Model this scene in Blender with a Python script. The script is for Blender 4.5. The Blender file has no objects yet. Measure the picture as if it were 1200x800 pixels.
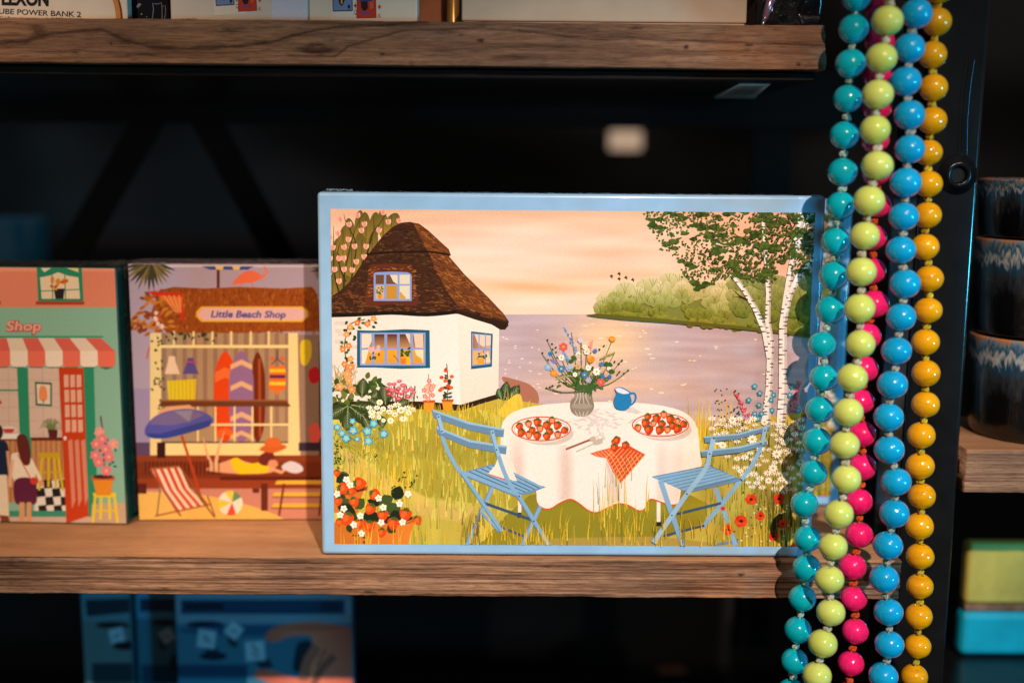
import bpy, bmesh, math, random
import numpy as np
from mathutils import Vector, Matrix, noise
from mathutils.geometry import tessellate_polygon

sc = bpy.context.scene
C = bpy.context.collection
random.seed(7)

# ---------------------------------------------------------------- camera
F_PX = 1350.0                                   # focal length for a 1200 px wide frame
PITCH, ROLL, YAW = 0.1568, -0.0083, 0.0044
CAM = Vector((-0.0414, -0.7443, 0.2647))
cp, sp = math.cos(PITCH), math.sin(PITCH)
fw = Vector((math.sin(YAW)*cp, math.cos(YAW)*cp, -sp))
r0 = Vector((math.cos(YAW), -math.sin(YAW), 0)); u0 = r0.cross(fw)
CR = r0*math.cos(ROLL) - u0*math.sin(ROLL)
CU = u0*math.cos(ROLL) + r0*math.sin(ROLL)
cd = bpy.data.cameras.new('camera'); cam = bpy.data.objects.new('camera', cd); C.objects.link(cam)
cam.matrix_world = Matrix(((CR.x, CU.x, -fw.x, CAM.x), (CR.y, CU.y, -fw.y, CAM.y), (CR.z, CU.z, -fw.z, CAM.z), (0, 0, 0, 1)))
cd.sensor_width = 36; cd.lens = 36*F_PX/1200; cd.clip_start = 0.01; cd.clip_end = 60
cd.dof.use_dof = True; cd.dof.focus_distance = 0.752; cd.dof.aperture_fstop = 2.3
cd.dof.aperture_blades = 9
sc.camera = cam

# ---------------------------------------------------------------- world, lamps, exposure
w = bpy.data.worlds.new('World'); sc.world = w; w.use_nodes = True
w.node_tree.nodes['Background'].inputs['Color'].default_value = (1.0, 0.93, 0.88, 1)
w.node_tree.nodes['Background'].inputs['Strength'].default_value = 0.065
sc.view_settings.view_transform = 'Standard'; sc.view_settings.look = 'None'
sc.view_settings.exposure = 0; sc.view_settings.gamma = 1

def lamp(name, az, el, dist, power, col, radius, aim, cone, blend):
    """az: degrees to the right of the camera side, el: degrees above the horizon, seen from the aimed point"""
    a, e = math.radians(az), math.radians(el); t = Vector(aim)
    p = t + Vector((math.sin(a)*math.cos(e), -math.cos(a)*math.cos(e), math.sin(e)))*dist
    d = bpy.data.lights.new(name, 'SPOT'); o = bpy.data.objects.new(name, d); C.objects.link(o)
    d.energy = power; d.color = col; d.shadow_soft_size = radius; d.spot_size = math.radians(cone); d.spot_blend = blend
    o.location = p; o.rotation_euler = (t-p).to_track_quat('-Z', 'Y').to_euler()
    return o
lamp('ceiling_spot', 10, 38, 1.7, 156, (1.0, 0.79, 0.66), 0.013, (0.03, 0, -0.03), 31, 1.0)
lamp('side_spot', 22, 46, 1.8, 34, (1.0, 0.82, 0.68), 0.011, (0.33, 0, 0.16), 18, 0.9)
lamp('left_fill', -24, 36, 1.5, 84, (1.0, 0.70, 0.46), 0.08, (-0.34, 0.05, 0.12), 25, 1.0)
lamp('cool_shop_light', 52, 4, 1.5, 44, (0.06, 0.64, 1.0), 0.08, (0.12, 0, 0.04), 44, 0.8)

# ---------------------------------------------------------------- helpers
def ray(px, py):
    return fw*F_PX + CR*(px-600) - CU*(py-400)
def on_y(px, py, Y):
    d = ray(px, py); return CAM + d*((Y-CAM.y)/d.y)
def on_z(px, py, Z):
    d = ray(px, py); return CAM + d*((Z-CAM.z)/d.z)
def lin(c):
    out = []
    for v in c[:3]:
        v = max(0., min(255., v))/255.
        out.append(v/12.92 if v <= 0.04045 else ((v+0.055)/1.055)**2.4)
    return tuple(out)
def prop(o, label=None, cat=None, group=None, kind=None):
    for k, v in (('label', label), ('category', cat), ('group', group), ('kind', kind)):
        if v: o[k] = v
    return o
def empty(name, M, label, cat, group=None):
    o = bpy.data.objects.new(name, None); C.objects.link(o); o.empty_display_size = 0.01
    o.matrix_world = M
    return prop(o, label, cat, group)
def link(name, me, mat, parent=None, smooth=False):
    o = bpy.data.objects.new(name, me); C.objects.link(o)
    if mat:
        me.materials.clear(); me.materials.append(mat)
    if parent: o.parent = parent
    if smooth:
        for p in me.polygons: p.use_smooth = True
    return o
def bm_obj(name, bm, mat, parent=None, smooth=False):
    me = bpy.data.meshes.new(name); bmesh.ops.recalc_face_normals(bm, faces=bm.faces); bm.to_mesh(me); bm.free()
    return link(name, me, mat, parent, smooth)
def copy_tree(o, parent=None):
    kids = [c for c in bpy.data.objects if c.parent == o]
    c = o.copy(); C.objects.link(c); c.parent = parent
    for k in kids: copy_tree(k, c)
    return c
def box_bm(x0, x1, y0, y1, z0, z1, bev=0.0, seg=3, bm=None):
    bm = bm or bmesh.new()
    r = bmesh.ops.create_cube(bm, size=1)
    for v in r['verts']:
        v.co = Vector(((x0+x1)/2+v.co.x*(x1-x0), (y0+y1)/2+v.co.y*(y1-y0), (z0+z1)/2+v.co.z*(z1-z0)))
    if bev:
        es = {e for v in r['verts'] for e in v.link_edges}
        bmesh.ops.bevel(bm, geom=list(es), offset=bev, segments=seg, profile=0.5, affect='EDGES')
    return bm
def tube_bm(pts, rad, n=10, bm=None, caps=True):
    bm = bm or bmesh.new(); rings = []
    pts = [Vector(p) for p in pts]
    rr = rad if hasattr(rad, '__len__') else [rad]*len(pts)
    up = Vector((0.3, 0.2, 1)).normalized()
    for i, p in enumerate(pts):
        t = (pts[min(i+1, len(pts)-1)]-pts[max(i-1, 0)]).normalized()
        a = t.cross(up)
        if a.length < 0.05: a = t.cross(Vector((1, 0, 0)))
        a.normalize(); b = t.cross(a)
        rings.append([bm.verts.new(p+(a*math.cos(k*2*math.pi/n)+b*math.sin(k*2*math.pi/n))*rr[i]) for k in range(n)])
    for i in range(len(rings)-1):
        for k in range(n):
            bm.faces.new((rings[i][k], rings[i][(k+1) % n], rings[i+1][(k+1) % n], rings[i+1][k]))
    if caps: bm.faces.new(rings[0][::-1]); bm.faces.new(rings[-1])
    return bm
def lathe_bm(prof, n=48, bm=None):
    bm = bm or bmesh.new(); rings = []
    for r, z in prof:
        rings.append([bm.verts.new((r*math.cos(k*2*math.pi/n), r*math.sin(k*2*math.pi/n), z)) for k in range(n)])
    for i in range(len(rings)-1):
        for k in range(n):
            bm.faces.new((rings[i][k], rings[i][(k+1) % n], rings[i+1][(k+1) % n], rings[i+1][k]))
    return bm

# ---------------------------------------------------------------- materials
class NT:
    def __init__(s, name):
        s.m = bpy.data.materials.new(name); s.m.use_nodes = True; s.t = s.m.node_tree; s.b = s.t.nodes['Principled BSDF']
    def n(s, typ, **kw):
        x = s.t.nodes.new(typ)
        for k, v in kw.items():
            if k in x.inputs: x.inputs[k].default_value = v
            else: setattr(x, k, v)
        return x
    def l(s, a, b): s.t.links.new(a, b)
    def set(s, **kw):
        for k, v in kw.items(): s.b.inputs[k.replace('_', ' ')].default_value = v
        return s
def ramp(nt, stops):
    r = nt.n('ShaderNodeValToRGB'); cr = r.color_ramp
    while len(cr.elements) < len(stops): cr.elements.new(0.5)
    for e, (p, c) in zip(cr.elements, stops):
        e.position = p; e.color = (*lin(c), 1)
    return r
def mapped(nt, scale, coord='Object', loc=(0, 0, 0)):
    tc = nt.n('ShaderNodeTexCoord'); mp = nt.n('ShaderNodeMapping'); mp.inputs['Scale'].default_value = scale; mp.inputs['Location'].default_value = loc
    nt.l(tc.outputs[coord], mp.inputs['Vector']); return mp.outputs['Vector']
def plain(name, c, rough=0.5, coat=0.0, metal=0.0, var=0.12, scale=40, bump=0.05, spec=0.5):
    nt = NT(name); nt.set(Roughness=rough, Metallic=metal, Coat_Weight=coat, Coat_Roughness=0.06)
    nt.b.inputs['Specular IOR Level'].default_value = spec
    v = mapped(nt, (scale,)*3); no = nt.n('ShaderNodeTexNoise', Scale=1.0, Detail=5.0); nt.l(v, no.inputs['Vector'])
    r = ramp(nt, [(0.3, [x*(1-var) for x in c]), (0.7, [min(255, x*(1+var)) for x in c])])
    nt.l(no.outputs['Fac'], r.inputs['Fac']); nt.l(r.outputs['Color'], nt.b.inputs['Base Color'])
    if bump:
        b = nt.n('ShaderNodeBump', Strength=bump, Distance=0.002); nt.l(no.outputs['Fac'], b.inputs['Height']); nt.l(b.outputs['Normal'], nt.b.inputs['Normal'])
    return nt.m
def printed(name, rough=0.32, coat=0.35, crough=0.09, bump=0.02, gain=1.0, spec=0.12):
    nt = NT(name); nt.set(Roughness=rough, Coat_Weight=coat, Coat_Roughness=crough)
    nt.b.inputs['Specular IOR Level'].default_value = spec
    a = nt.n('ShaderNodeAttribute', attribute_name='Col')
    v = mapped(nt, (900, 900, 900)); no = nt.n('ShaderNodeTexNoise', Scale=1.0, Detail=3.0); nt.l(v, no.inputs['Vector'])
    mr = nt.n('ShaderNodeMapRange'); mr.inputs['From Min'].default_value = 0.2; mr.inputs['From Max'].default_value = 0.8
    mr.inputs['To Min'].default_value = 0.90*gain; mr.inputs['To Max'].default_value = 1.06*gain
    nt.l(no.outputs['Fac'], mr.inputs['Value'])
    vm = nt.n('ShaderNodeVectorMath', operation='SCALE'); nt.l(a.outputs['Color'], vm.inputs[0]); nt.l(mr.outputs['Result'], vm.inputs['Scale'])
    nt.l(vm.outputs['Vector'], nt.b.inputs['Base Color'])
    v2 = mapped(nt, (38, 38, 9)); n2 = nt.n('ShaderNodeTexNoise', Scale=1.0, Detail=2.0); nt.l(v2, n2.inputs['Vector'])
    b = nt.n('ShaderNodeBump', Strength=bump*6, Distance=0.0015); nt.l(n2.outputs['Fac'], b.inputs['Height']); nt.l(b.outputs['Normal'], nt.b.inputs['Coat Normal'])
    return nt.m
def bead_mat(name, c, c2, grain=0.25):
    nt = NT(name); nt.set(Roughness=0.22, Coat_Weight=1.0, Coat_Roughness=0.025)
    nt.b.inputs['Specular IOR Level'].default_value = 0.15
    oi = nt.n('ShaderNodeObjectInfo')
    tc = nt.n('ShaderNodeTexCoord'); mp = nt.n('ShaderNodeMapping'); mp.inputs['Scale'].default_value = (60, 60, 420)
    ad = nt.n('ShaderNodeVectorMath', operation='ADD'); nt.l(tc.outputs['Object'], ad.inputs[0]); nt.l(oi.outputs['Random'], ad.inputs[1])
    nt.l(ad.outputs['Vector'], mp.inputs['Vector'])
    no = nt.n('ShaderNodeTexNoise', Scale=1.0, Detail=4.0); nt.l(mp.outputs['Vector'], no.inputs['Vector'])
    m1 = nt.n('ShaderNodeMath', operation='MULTIPLY_ADD'); nt.l(oi.outputs['Random'], m1.inputs[0]); m1.inputs[1].default_value = 0.25
    sc_ = nt.n('ShaderNodeMath', operation='MULTIPLY'); nt.l(no.outputs['Fac'], sc_.inputs[0]); sc_.inputs[1].default_value = grain*3
    nt.l(sc_.outputs[0], m1.inputs[2])
    r = ramp(nt, [(0.2, c), (0.75, c2)]); nt.l(m1.outputs[0], r.inputs['Fac']); nt.l(r.outputs['Color'], nt.b.inputs['Base Color'])
    b = nt.n('ShaderNodeBump', Strength=0.06, Distance=0.0006); nt.l(no.outputs['Fac'], b.inputs['Height']); nt.l(b.outputs['Normal'], nt.b.inputs['Normal'])
    return nt.m
def wood(name, stops, streak=(5, 60, 150), contour=9.0, cstr=0.5, loc=(0, 0, 0), bump=0.5, fine=0.5, top=None):
    nt = NT(name); nt.set(Roughness=0.72); nt.b.inputs['Specular IOR Level'].default_value = 0.25
    v = mapped(nt, streak, loc=loc)
    n1 = nt.n('ShaderNodeTexNoise', Scale=1.0, Detail=7.0, Roughness=0.62, Distortion=0.3); nt.l(v, n1.inputs['Vector'])
    v2 = mapped(nt, (2.6, 14, 24), loc=loc); n2 = nt.n('ShaderNodeTexNoise', Scale=1.0, Detail=5.0, Roughness=0.42, Distortion=0.5); nt.l(v2, n2.inputs['Vector'])
    mu = nt.n('ShaderNodeMath', operation='MULTIPLY'); nt.l(n2.outputs['Fac'], mu.inputs[0]); mu.inputs[1].default_value = contour
    fr = nt.n('ShaderNodeMath', operation='FRACT'); nt.l(mu.outputs[0], fr.inputs[0])
    cr = nt.n('ShaderNodeValToRGB'); e = cr.color_ramp.elements
    e[0].position = 0.0; e[0].color = (1, 1, 1, 1); e[1].position = 0.78; e[1].color = (0.8, 0.8, 0.8, 1)
    x = e.new(0.96); x.color = (0.10, 0.05, 0.03, 1)
    nt.l(fr.outputs[0], cr.inputs['Fac'])
    r = ramp(nt, stops); nt.l(n1.outputs['Fac'], r.inputs['Fac'])
    mx = nt.n('ShaderNodeMix', data_type='RGBA', blend_type='MULTIPLY'); mx.inputs['Factor'].default_value = cstr
    nt.l(r.outputs['Color'], mx.inputs['A']); nt.l(cr.outputs['Color'], mx.inputs['B'])
    # broad colour drift and small dark nicks
    v3 = mapped(nt, (9, 9, 18), loc=loc); n3 = nt.n('ShaderNodeTexNoise', Scale=1.0, Detail=3.0); nt.l(v3, n3.inputs['Vector'])
    r3 = ramp(nt, [(0.32, (178, 178, 184)), (0.68, (255, 250, 244))]); nt.l(n3.outputs['Fac'], r3.inputs['Fac'])
    m2 = nt.n('ShaderNodeMix', data_type='RGBA', blend_type='MULTIPLY'); m2.inputs['Factor'].default_value = 1.0
    nt.l(mx.outputs['Result'], m2.inputs['A']); nt.l(r3.outputs['Color'], m2.inputs['B'])
    out = m2.outputs['Result']
    v4 = mapped(nt, (38, 110, 130), loc=loc); n4 = nt.n('ShaderNodeTexNoise', Scale=1.0, Detail=4.0); nt.l(v4, n4.inputs['Vector'])
    r4 = ramp(nt, [(0.22, (70, 50, 40)), (0.34, (255, 255, 255))]); nt.l(n4.outputs['Fac'], r4.inputs['Fac'])
    m3 = nt.n('ShaderNodeMix', data_type='RGBA', blend_type='MULTIPLY'); m3.inputs['Factor'].default_value = 0.8
    nt.l(out, m3.inputs['A']); nt.l(r4.outputs['Color'], m3.inputs['B'])
    v5 = mapped(nt, (90, 500, 1100), loc=loc); n5 = nt.n('ShaderNodeTexNoise', Scale=1.0, Detail=5.0, Roughness=0.7); nt.l(v5, n5.inputs['Vector'])
    r5 = ramp(nt, [(0.30, (150, 140, 135)), (0.5, (232, 230, 228)), (0.68, (255, 255, 255))]); nt.l(n5.outputs['Fac'], r5.inputs['Fac'])
    m4 = nt.n('ShaderNodeMix', data_type='RGBA', blend_type='MULTIPLY'); m4.inputs['Factor'].default_value = 0.9
    nt.l(m3.outputs['Result'], m4.inputs['A']); nt.l(r5.outputs['Color'], m4.inputs['B'])
    if top:
        ge = nt.n('ShaderNodeNewGeometry'); sx = nt.n('ShaderNodeSeparateXYZ'); nt.l(ge.outputs['Normal'], sx.inputs[0])
        mr = nt.n('ShaderNodeMapRange'); mr.inputs['From Min'].default_value = 0.5; mr.inputs['From Max'].default_value = 0.9; mr.inputs['To Max'].default_value = 0.62; nt.l(sx.outputs['Z'], mr.inputs['Value'])
        rt = ramp(nt, [(0.3, [x*.86 for x in top]), (0.7, top)]); nt.l(n3.outputs['Fac'], rt.inputs['Fac'])
        m6 = nt.n('ShaderNodeMix', data_type='RGBA'); nt.l(mr.outputs['Result'], m6.inputs['Factor']); nt.l(m4.outputs['Result'], m6.inputs['A']); nt.l(rt.outputs['Color'], m6.inputs['B']); m4 = m6
    fa = nt.n('ShaderNodeAttribute', attribute_name='Fig'); m5 = nt.n('ShaderNodeMix', data_type='RGBA', blend_type='MULTIPLY')
    nt.l(fa.outputs['Fac'], m5.inputs['Factor']); nt.l(m4.outputs['Result'], m5.inputs['A']); m5.inputs['B'].default_value = (0.16, 0.10, 0.08, 1)
    nt.l(m5.outputs['Result'], nt.b.inputs['Base Color'])
    ad = nt.n('ShaderNodeMath', operation='MULTIPLY_ADD'); nt.l(n5.outputs['Fac'], ad.inputs[0]); ad.inputs[1].default_value = fine; nt.l(n1.outputs['Fac'], ad.inputs[2])
    b = nt.n('ShaderNodeBump', Strength=bump, Distance=0.0016); nt.l(ad.outputs[0], b.inputs['Height']); nt.l(b.outputs['Normal'], nt.b.inputs['Normal'])
    return nt.m

# ---------------------------------------------------------------- printed artwork: flat inks laid on a box face
class Print:
    """Inks on the face y=0 of a box whose frame is M. Points are given on the photograph's face and carried to that plane."""
    STEP = 5e-6
    def __init__(s, M, corners, base=0.00015, raw=False):
        s.M = M; s.inv = M.inverted(); s.base = base; s.V = []; s.F = []; s.Cc = []
        s.lev = np.zeros((900, 1300), np.int16)
        a = s.loc(*corners[0]); b = s.loc(*corners[1])
        s.rect = (min(a[0], b[0]), min(a[1], b[1]), max(a[0], b[0]), max(a[1], b[1]))
    def loc(s, px, py):
        o = s.inv @ CAM; d = s.inv.to_3x3() @ ray(px, py); q = o + d*(-o.y/d.y); return (q.x, q.z)
    def clip(s, pts, cols):
        x0, z0, x1, z1 = s.rect
        for ax, lim, sg in ((0, x0, 1), (0, x1, -1), (1, z0, 1), (1, z1, -1)):
            if all((p[ax]-lim)*sg >= 0 for p in pts): continue
            o, oc = [], []
            for i in range(len(pts)):
                p, q = pts[i], pts[(i+1) % len(pts)]; pc, qc = cols[i], cols[(i+1) % len(pts)]
                a, b = (p[ax]-lim)*sg, (q[ax]-lim)*sg
                if a >= 0: o.append(p); oc.append(pc)
                if a*b < 0:
                    t = a/(a-b); o.append((p[0]+(q[0]-p[0])*t, p[1]+(q[1]-p[1])*t)); oc.append(tuple(pc[k]+(qc[k]-pc[k])*t for k in range(3)))
            pts, cols = o, oc
            if len(pts) < 3: return [], []
        return pts, cols
    def level(s, pts):
        xs = [p[0] for p in pts]; ys = [p[1] for p in pts]
        a, b = int(max(0, min(xs)+50)), int(min(1299, max(xs)+50))+1; c, d = int(max(0, min(ys)+50)), int(min(899, max(ys)+50))+1
        if a >= b or c >= d: return 0
        L = int(s.lev[c:d, a:b].max())+1; s.lev[c:d, a:b] = L; return L
    def P(s, pts, col, lv=None):
        L = s.level(pts) if lv is None else lv
        if callable(col): cols = [lin(col(x, y)) for x, y in pts]
        else: cols = [lin(col)]*len(pts)
        q, cols = s.clip([s.loc(x, y) for x, y in pts], cols)
        if len(q) < 3: return
        i0 = len(s.V); y = -(s.base + L*s.STEP)
        s.V += [(a, y, b) for a, b in q]; s.Cc += cols
        if len(q) == 3: s.F.append((i0, i0+1, i0+2)); return
        if len(q) == 4 and len(pts) == 4: s.F.append((i0, i0+1, i0+2, i0+3)); return
        for t in tessellate_polygon([[Vector((a, b, 0)) for a, b in q]]): s.F.append(tuple(i0+k for k in t))
    def E(s, x, y, rx, ry, col, rot=0, n=None):
        n = n or (8 if max(rx, ry) < 3 else 14 if max(rx, ry) < 12 else 36); c, d = math.cos(math.radians(rot)), math.sin(math.radians(rot))
        s.P([(x+rx*math.cos(t)*c-ry*math.sin(t)*d, y+rx*math.cos(t)*d+ry*math.sin(t)*c) for t in (k*2*math.pi/n for k in range(n))], col)
    def R(s, x0, y0, x1, y1, col): s.P([(x0, y0), (x1, y0), (x1, y1), (x0, y1)], col)
    def S(s, pts, col, n=5): s.P(smooth(pts, n), col)
    def L(s, pts, wd, col, taper=False, sm=False):
        if sm: pts = smooth(pts, 4, False)
        n = len(pts); lf, rt = [], []
        for i, (x, y) in enumerate(pts):
            a, b = pts[max(0, i-1)], pts[min(n-1, i+1)]; dx, dy = b[0]-a[0], b[1]-a[1]; m = math.hypot(dx, dy) or 1
            wv = wd/2*((1-i/(n-1)*0.85) if taper else 1)
            lf.append((x-dy/m*wv, y+dx/m*wv)); rt.append((x+dy/m*wv, y-dx/m*wv))
        L_ = s.level(lf+rt)
        for i in range(n-1): s.P([lf[i], lf[i+1], rt[i+1], rt[i]], col, L_)
    def leaf(s, x, y, ln, wd, ang, col, vein=None):
        c, d = math.cos(math.radians(ang)), math.sin(math.radians(ang))
        f = lambda u, v: (x+u*ln*c-v*wd*d, y+u*ln*d+v*wd*c)
        s.P([f(0, 0), f(.25, .42), f(.55, .5), f(.82, .28), f(1, 0), f(.82, -.28), f(.55, -.5), f(.25, -.42)], col)
        if vein: s.L([f(0.05, 0), f(.9, 0)], max(.5, wd*.12), vein)
    def flower(s, x, y, r, col, cen=(240, 190, 60), n=5, rot=0, sq=1.0, pw=.5):
        for k in range(n):
            t = math.radians(rot)+k*2*math.pi/n
            s.E(x+math.cos(t)*r*.58, y+math.sin(t)*r*.58*sq, r*.45, r*pw*sq*.8, col, math.degrees(t), 8)
        s.E(x, y, r*.3, r*.3*sq, cen, 0, 8)
    def G(s, x0, y0, x1, y1, st, fn, sy=None):
        sy = sy or st; nx, ny = max(1, round((x1-x0)/st)), max(1, round((y1-y0)/sy)); L = s.level([(x0, y0), (x1, y1)])
        for i in range(nx):
            for j in range(ny):
                a, b = x0+(x1-x0)*i/nx, x0+(x1-x0)*(i+1)/nx; c, d = y0+(y1-y0)*j/ny, y0+(y1-y0)*(j+1)/ny
                s.P([(a, c), (b, c), (b, d), (a, d)], fn, L)
    def blades(s, n, xr, yr, h, cols, wd=1.0, lean=5, rnd=random):
        for _ in range(n):
            x = rnd.uniform(*xr); y = rnd.uniform(*yr); hh = h*rnd.uniform(.5, 1.2); l = rnd.uniform(-lean, lean); c = rnd.choice(cols)
            s.L([(x, y), (x+l*.15, y-hh*.4), (x+l*.45, y-hh*.75), (x+l, y-hh)], wd*rnd.uniform(.7, 1.3), c, True)
    def text(s, string, x, y, width, height, col, bold=0.0, rot=0, shear=0.0):
        cu = bpy.data.curves.new('t', 'FONT'); cu.body = string; cu.resolution_u = 3; cu.offset = bold; cu.shear = shear
        ob = bpy.data.objects.new('t', cu); C.objects.link(ob); bpy.context.view_layer.update()
        me = ob.evaluated_get(bpy.context.evaluated_depsgraph_get()).to_mesh()
        vs = [v.co.copy() for v in me.vertices]; fs = [tuple(p.vertices) for p in me.polygons]
        bpy.data.objects.remove(ob); bpy.data.curves.remove(cu)
        mx = max(v.x for v in vs); mn = min(v.x for v in vs); c, d = math.cos(math.radians(rot)), math.sin(math.radians(rot))
        q = []
        for v in vs:
            u = (v.x-mn)/(mx-mn)*width; t = -v.y/0.7*height; q.append((x+u*c-t*d, y+u*d+t*c))
        L = s.level(q)
        for f in fs: s.P([q[i] for i in f], col, L)
    def build(s, name, mat, parent):
        me = bpy.data.meshes.new(name); me.from_pydata(s.V, [], s.F)
        at = me.attributes.new('Col', 'FLOAT_COLOR', 'POINT')
        at.data.foreach_set('color', [x for c in s.Cc for x in (*c, 1.0)])
        bm = bmesh.new(); bm.from_mesh(me)
        for f in bm.faces:
            f.normal_update()
            if f.normal.y > 0: f.normal_flip()
        bmesh.ops.delete(bm, geom=[f for f in bm.faces if f.calc_area() < 1e-12], context='FACES_ONLY')
        bm.to_mesh(me); bm.free()
        return link(name, me, mat, parent)
def smooth(pts, n=5, closed=True):
    out = []; N = len(pts)
    g = (lambda i: pts[i % N]) if closed else (lambda i: pts[max(0, min(N-1, i))])
    for i in range(N if closed else N-1):
        p0, p1, p2, p3 = g(i-1), g(i), g(i+1), g(i+2)
        for k in range(n):
            t = k/n
            out.append(tuple(.5*(2*p1[a]+(p2[a]-p0[a])*t+(2*p0[a]-5*p1[a]+4*p2[a]-p3[a])*t*t+(3*p1[a]-p0[a]-3*p2[a]+p3[a])*t**3) for a in (0, 1)))
    if not closed: out.append(pts[-1])
    return out
def mixc(a, b, t):
    t = max(0, min(1, t)); return tuple(a[k]+(b[k]-a[k])*t for k in range(3))
def nz(x, y, z=0.): return noise.noise(Vector((x, y, z)))

# ---------------------------------------------------------------- large structure: shelving, planks, wall
M_STEEL = plain('black_steel', (13, 13, 14), rough=0.24, coat=0.0, var=0.3, scale=60, bump=0.03, spec=0.35)
M_STEEL_EDGE = M_STEEL
W_LOW = wood('weathered_plank', [(0.32, (92, 60, 43)), (0.42, (150, 110, 82)), (0.53, (188, 144, 112)), (0.70, (216, 174, 138))], streak=(6, 60, 520), contour=3, cstr=0.12, bump=0.9, top=(206, 152, 106))
W_UP = wood('sawn_plank', [(0.25, (104, 72, 54)), (0.45, (150, 110, 82)), (0.6, (172, 130, 100)), (0.8, (196, 152, 120))], streak=(9, 60, 260), contour=4.0, cstr=0.12, loc=(3.1, 1.7, 0.9), bump=0.5)

def px_of(p):
    d = Vector(p)-CAM; k = F_PX/d.dot(fw); return 600+d.dot(CR)*k, 400-d.dot(CU)*k
def seg_d(x, y, pts):
    best = 1e9
    for (a, b), (c, d) in zip(pts, pts[1:]):
        L2 = (c-a)**2+(d-b)**2; t = max(0, min(1, ((x-a)*(c-a)+(y-b)*(d-b))/L2)); v = math.hypot(x-a-t*(c-a), y-b-t*(d-b)); best = min(best, v)
    return best
GRAIN = [([(-200, 44), (-100, 50), (0, 52), (30, 50), (60, 40), (120, 36), (150, 50), (178, 57), (220, 59), (250, 57), (290, 54), (320, 51), (345, 43), (370, 37), (400, 33), (450, 31), (500, 26)], 2.4, .95),
         ([(336, 66), (360, 68), (392, 68), (408, 56), (425, 51), (440, 46), (470, 38), (500, 36), (560, 34), (640, 40), (690, 47), (765, 47), (860, 50), (965, 54)], 1.5, .8),
         ([(400, 72), (440, 66), (520, 60), (600, 56), (680, 55)], 1.2, .4), ([(0, 66), (90, 60), (160, 66), (230, 70)], 1.5, .4), ([(560, 30), (620, 33), (700, 36)], 1.3, .5), ([(720, 70), (800, 62), (880, 60), (965, 66)], 1.2, .45), ([(150, 33), (260, 38), (330, 33)], 1.3, .45)]
def fig_up(x, y, z):
    u, v = px_of((x, y, z)); v += 1.6*nz(u*.02, 3.)+.8*nz(u*.11, v*.1, 2.); f = 0
    for pts, w_, k in GRAIN:
        d = seg_d(u, v, pts); below = 1.6 if k > .7 else 1
        vw = max(.5, .95+1.1*nz(u*.03, v*.05, 7.)+.4*nz(u*.3, 1.)); f = max(f, k*(.95+.3*nz(u*.06, 5.))*math.exp(-(d/(w_*vw))**2), k*.42*math.exp(-d/(w_*3.2))*(.8+.8*nz(u*.04, v*.2, 3)))
    pat = max(0, min(1, 1.6-math.hypot((u-372)/34, (v-61)/6.5)*1.6)); f = max(f, pat*(.95+.7*nz(u*.05, v*.9, 4)))
    pat = max(0, min(1, 1.5-math.hypot((u-600)/44, (v-69)/5)*1.5)); f = max(f, pat*(.65+.7*nz(u*.06, v*.8, 8)))
    for cu, cv, ru, rv, k in ((47, 40, 9, 7, .8), (105, 39, 14, 4, .55), (148, 50, 10, 4, .7), (10, 51, 22, 3, .7), (563, 49, 4, 2, .9), (804, 56, 3, 2.6, 1), (744, 34, 9, 1.6, .9), (878, 53, 5, 1.6, .8), (936, 76, 2, 2, .9), (448, 65, 3, 1.4, .9), (540, 42, 3, 1.5, .6), (130, 52, 1.6, 2, .9)):
        q = math.hypot((u-cu)/ru, (v-cv)/rv); f = max(f, k*max(0, min(1, 1.5-q+nz(u*.3, v*.4)*.5)))
    return min(1, max(0, f))
LOWMARK = [(288, 676, 10, 2.4, -.5), (432, 693.5, 6, 1.8, .9), (424, 698, 3, 1.5, .8), (868, 673, 4, 2, 1.0), (500, 668, 14, 3, -.4), (760, 690, 12, 2, -.35), (640, 664, 8, 1.5, .6), (205, 655.5, 16, 1.6, .5)]
def fig_low(x, y, z):
    u, v = px_of((x, y, z)); f = 0
    for row in range(8):
        vv = 654+row*6.1+1.6*nz(u*.006, row*3.7)+.4*nz(u*.05, row); on = nz(u*.008, row*5.1, 9)+.25
        f = max(f, max(0, min(1, on*2))*.8*math.exp(-((v-vv)/.75)**2))
    for cu, cv, ru, rv, k in LOWMARK:
        q = math.hypot((u-cu)/ru, (v-cv)/rv); f = max(f, k*max(0, min(1, 1.4-q+nz(u*.3, v*.5)*.6)))
    return max(0, min(1, f))
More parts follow.
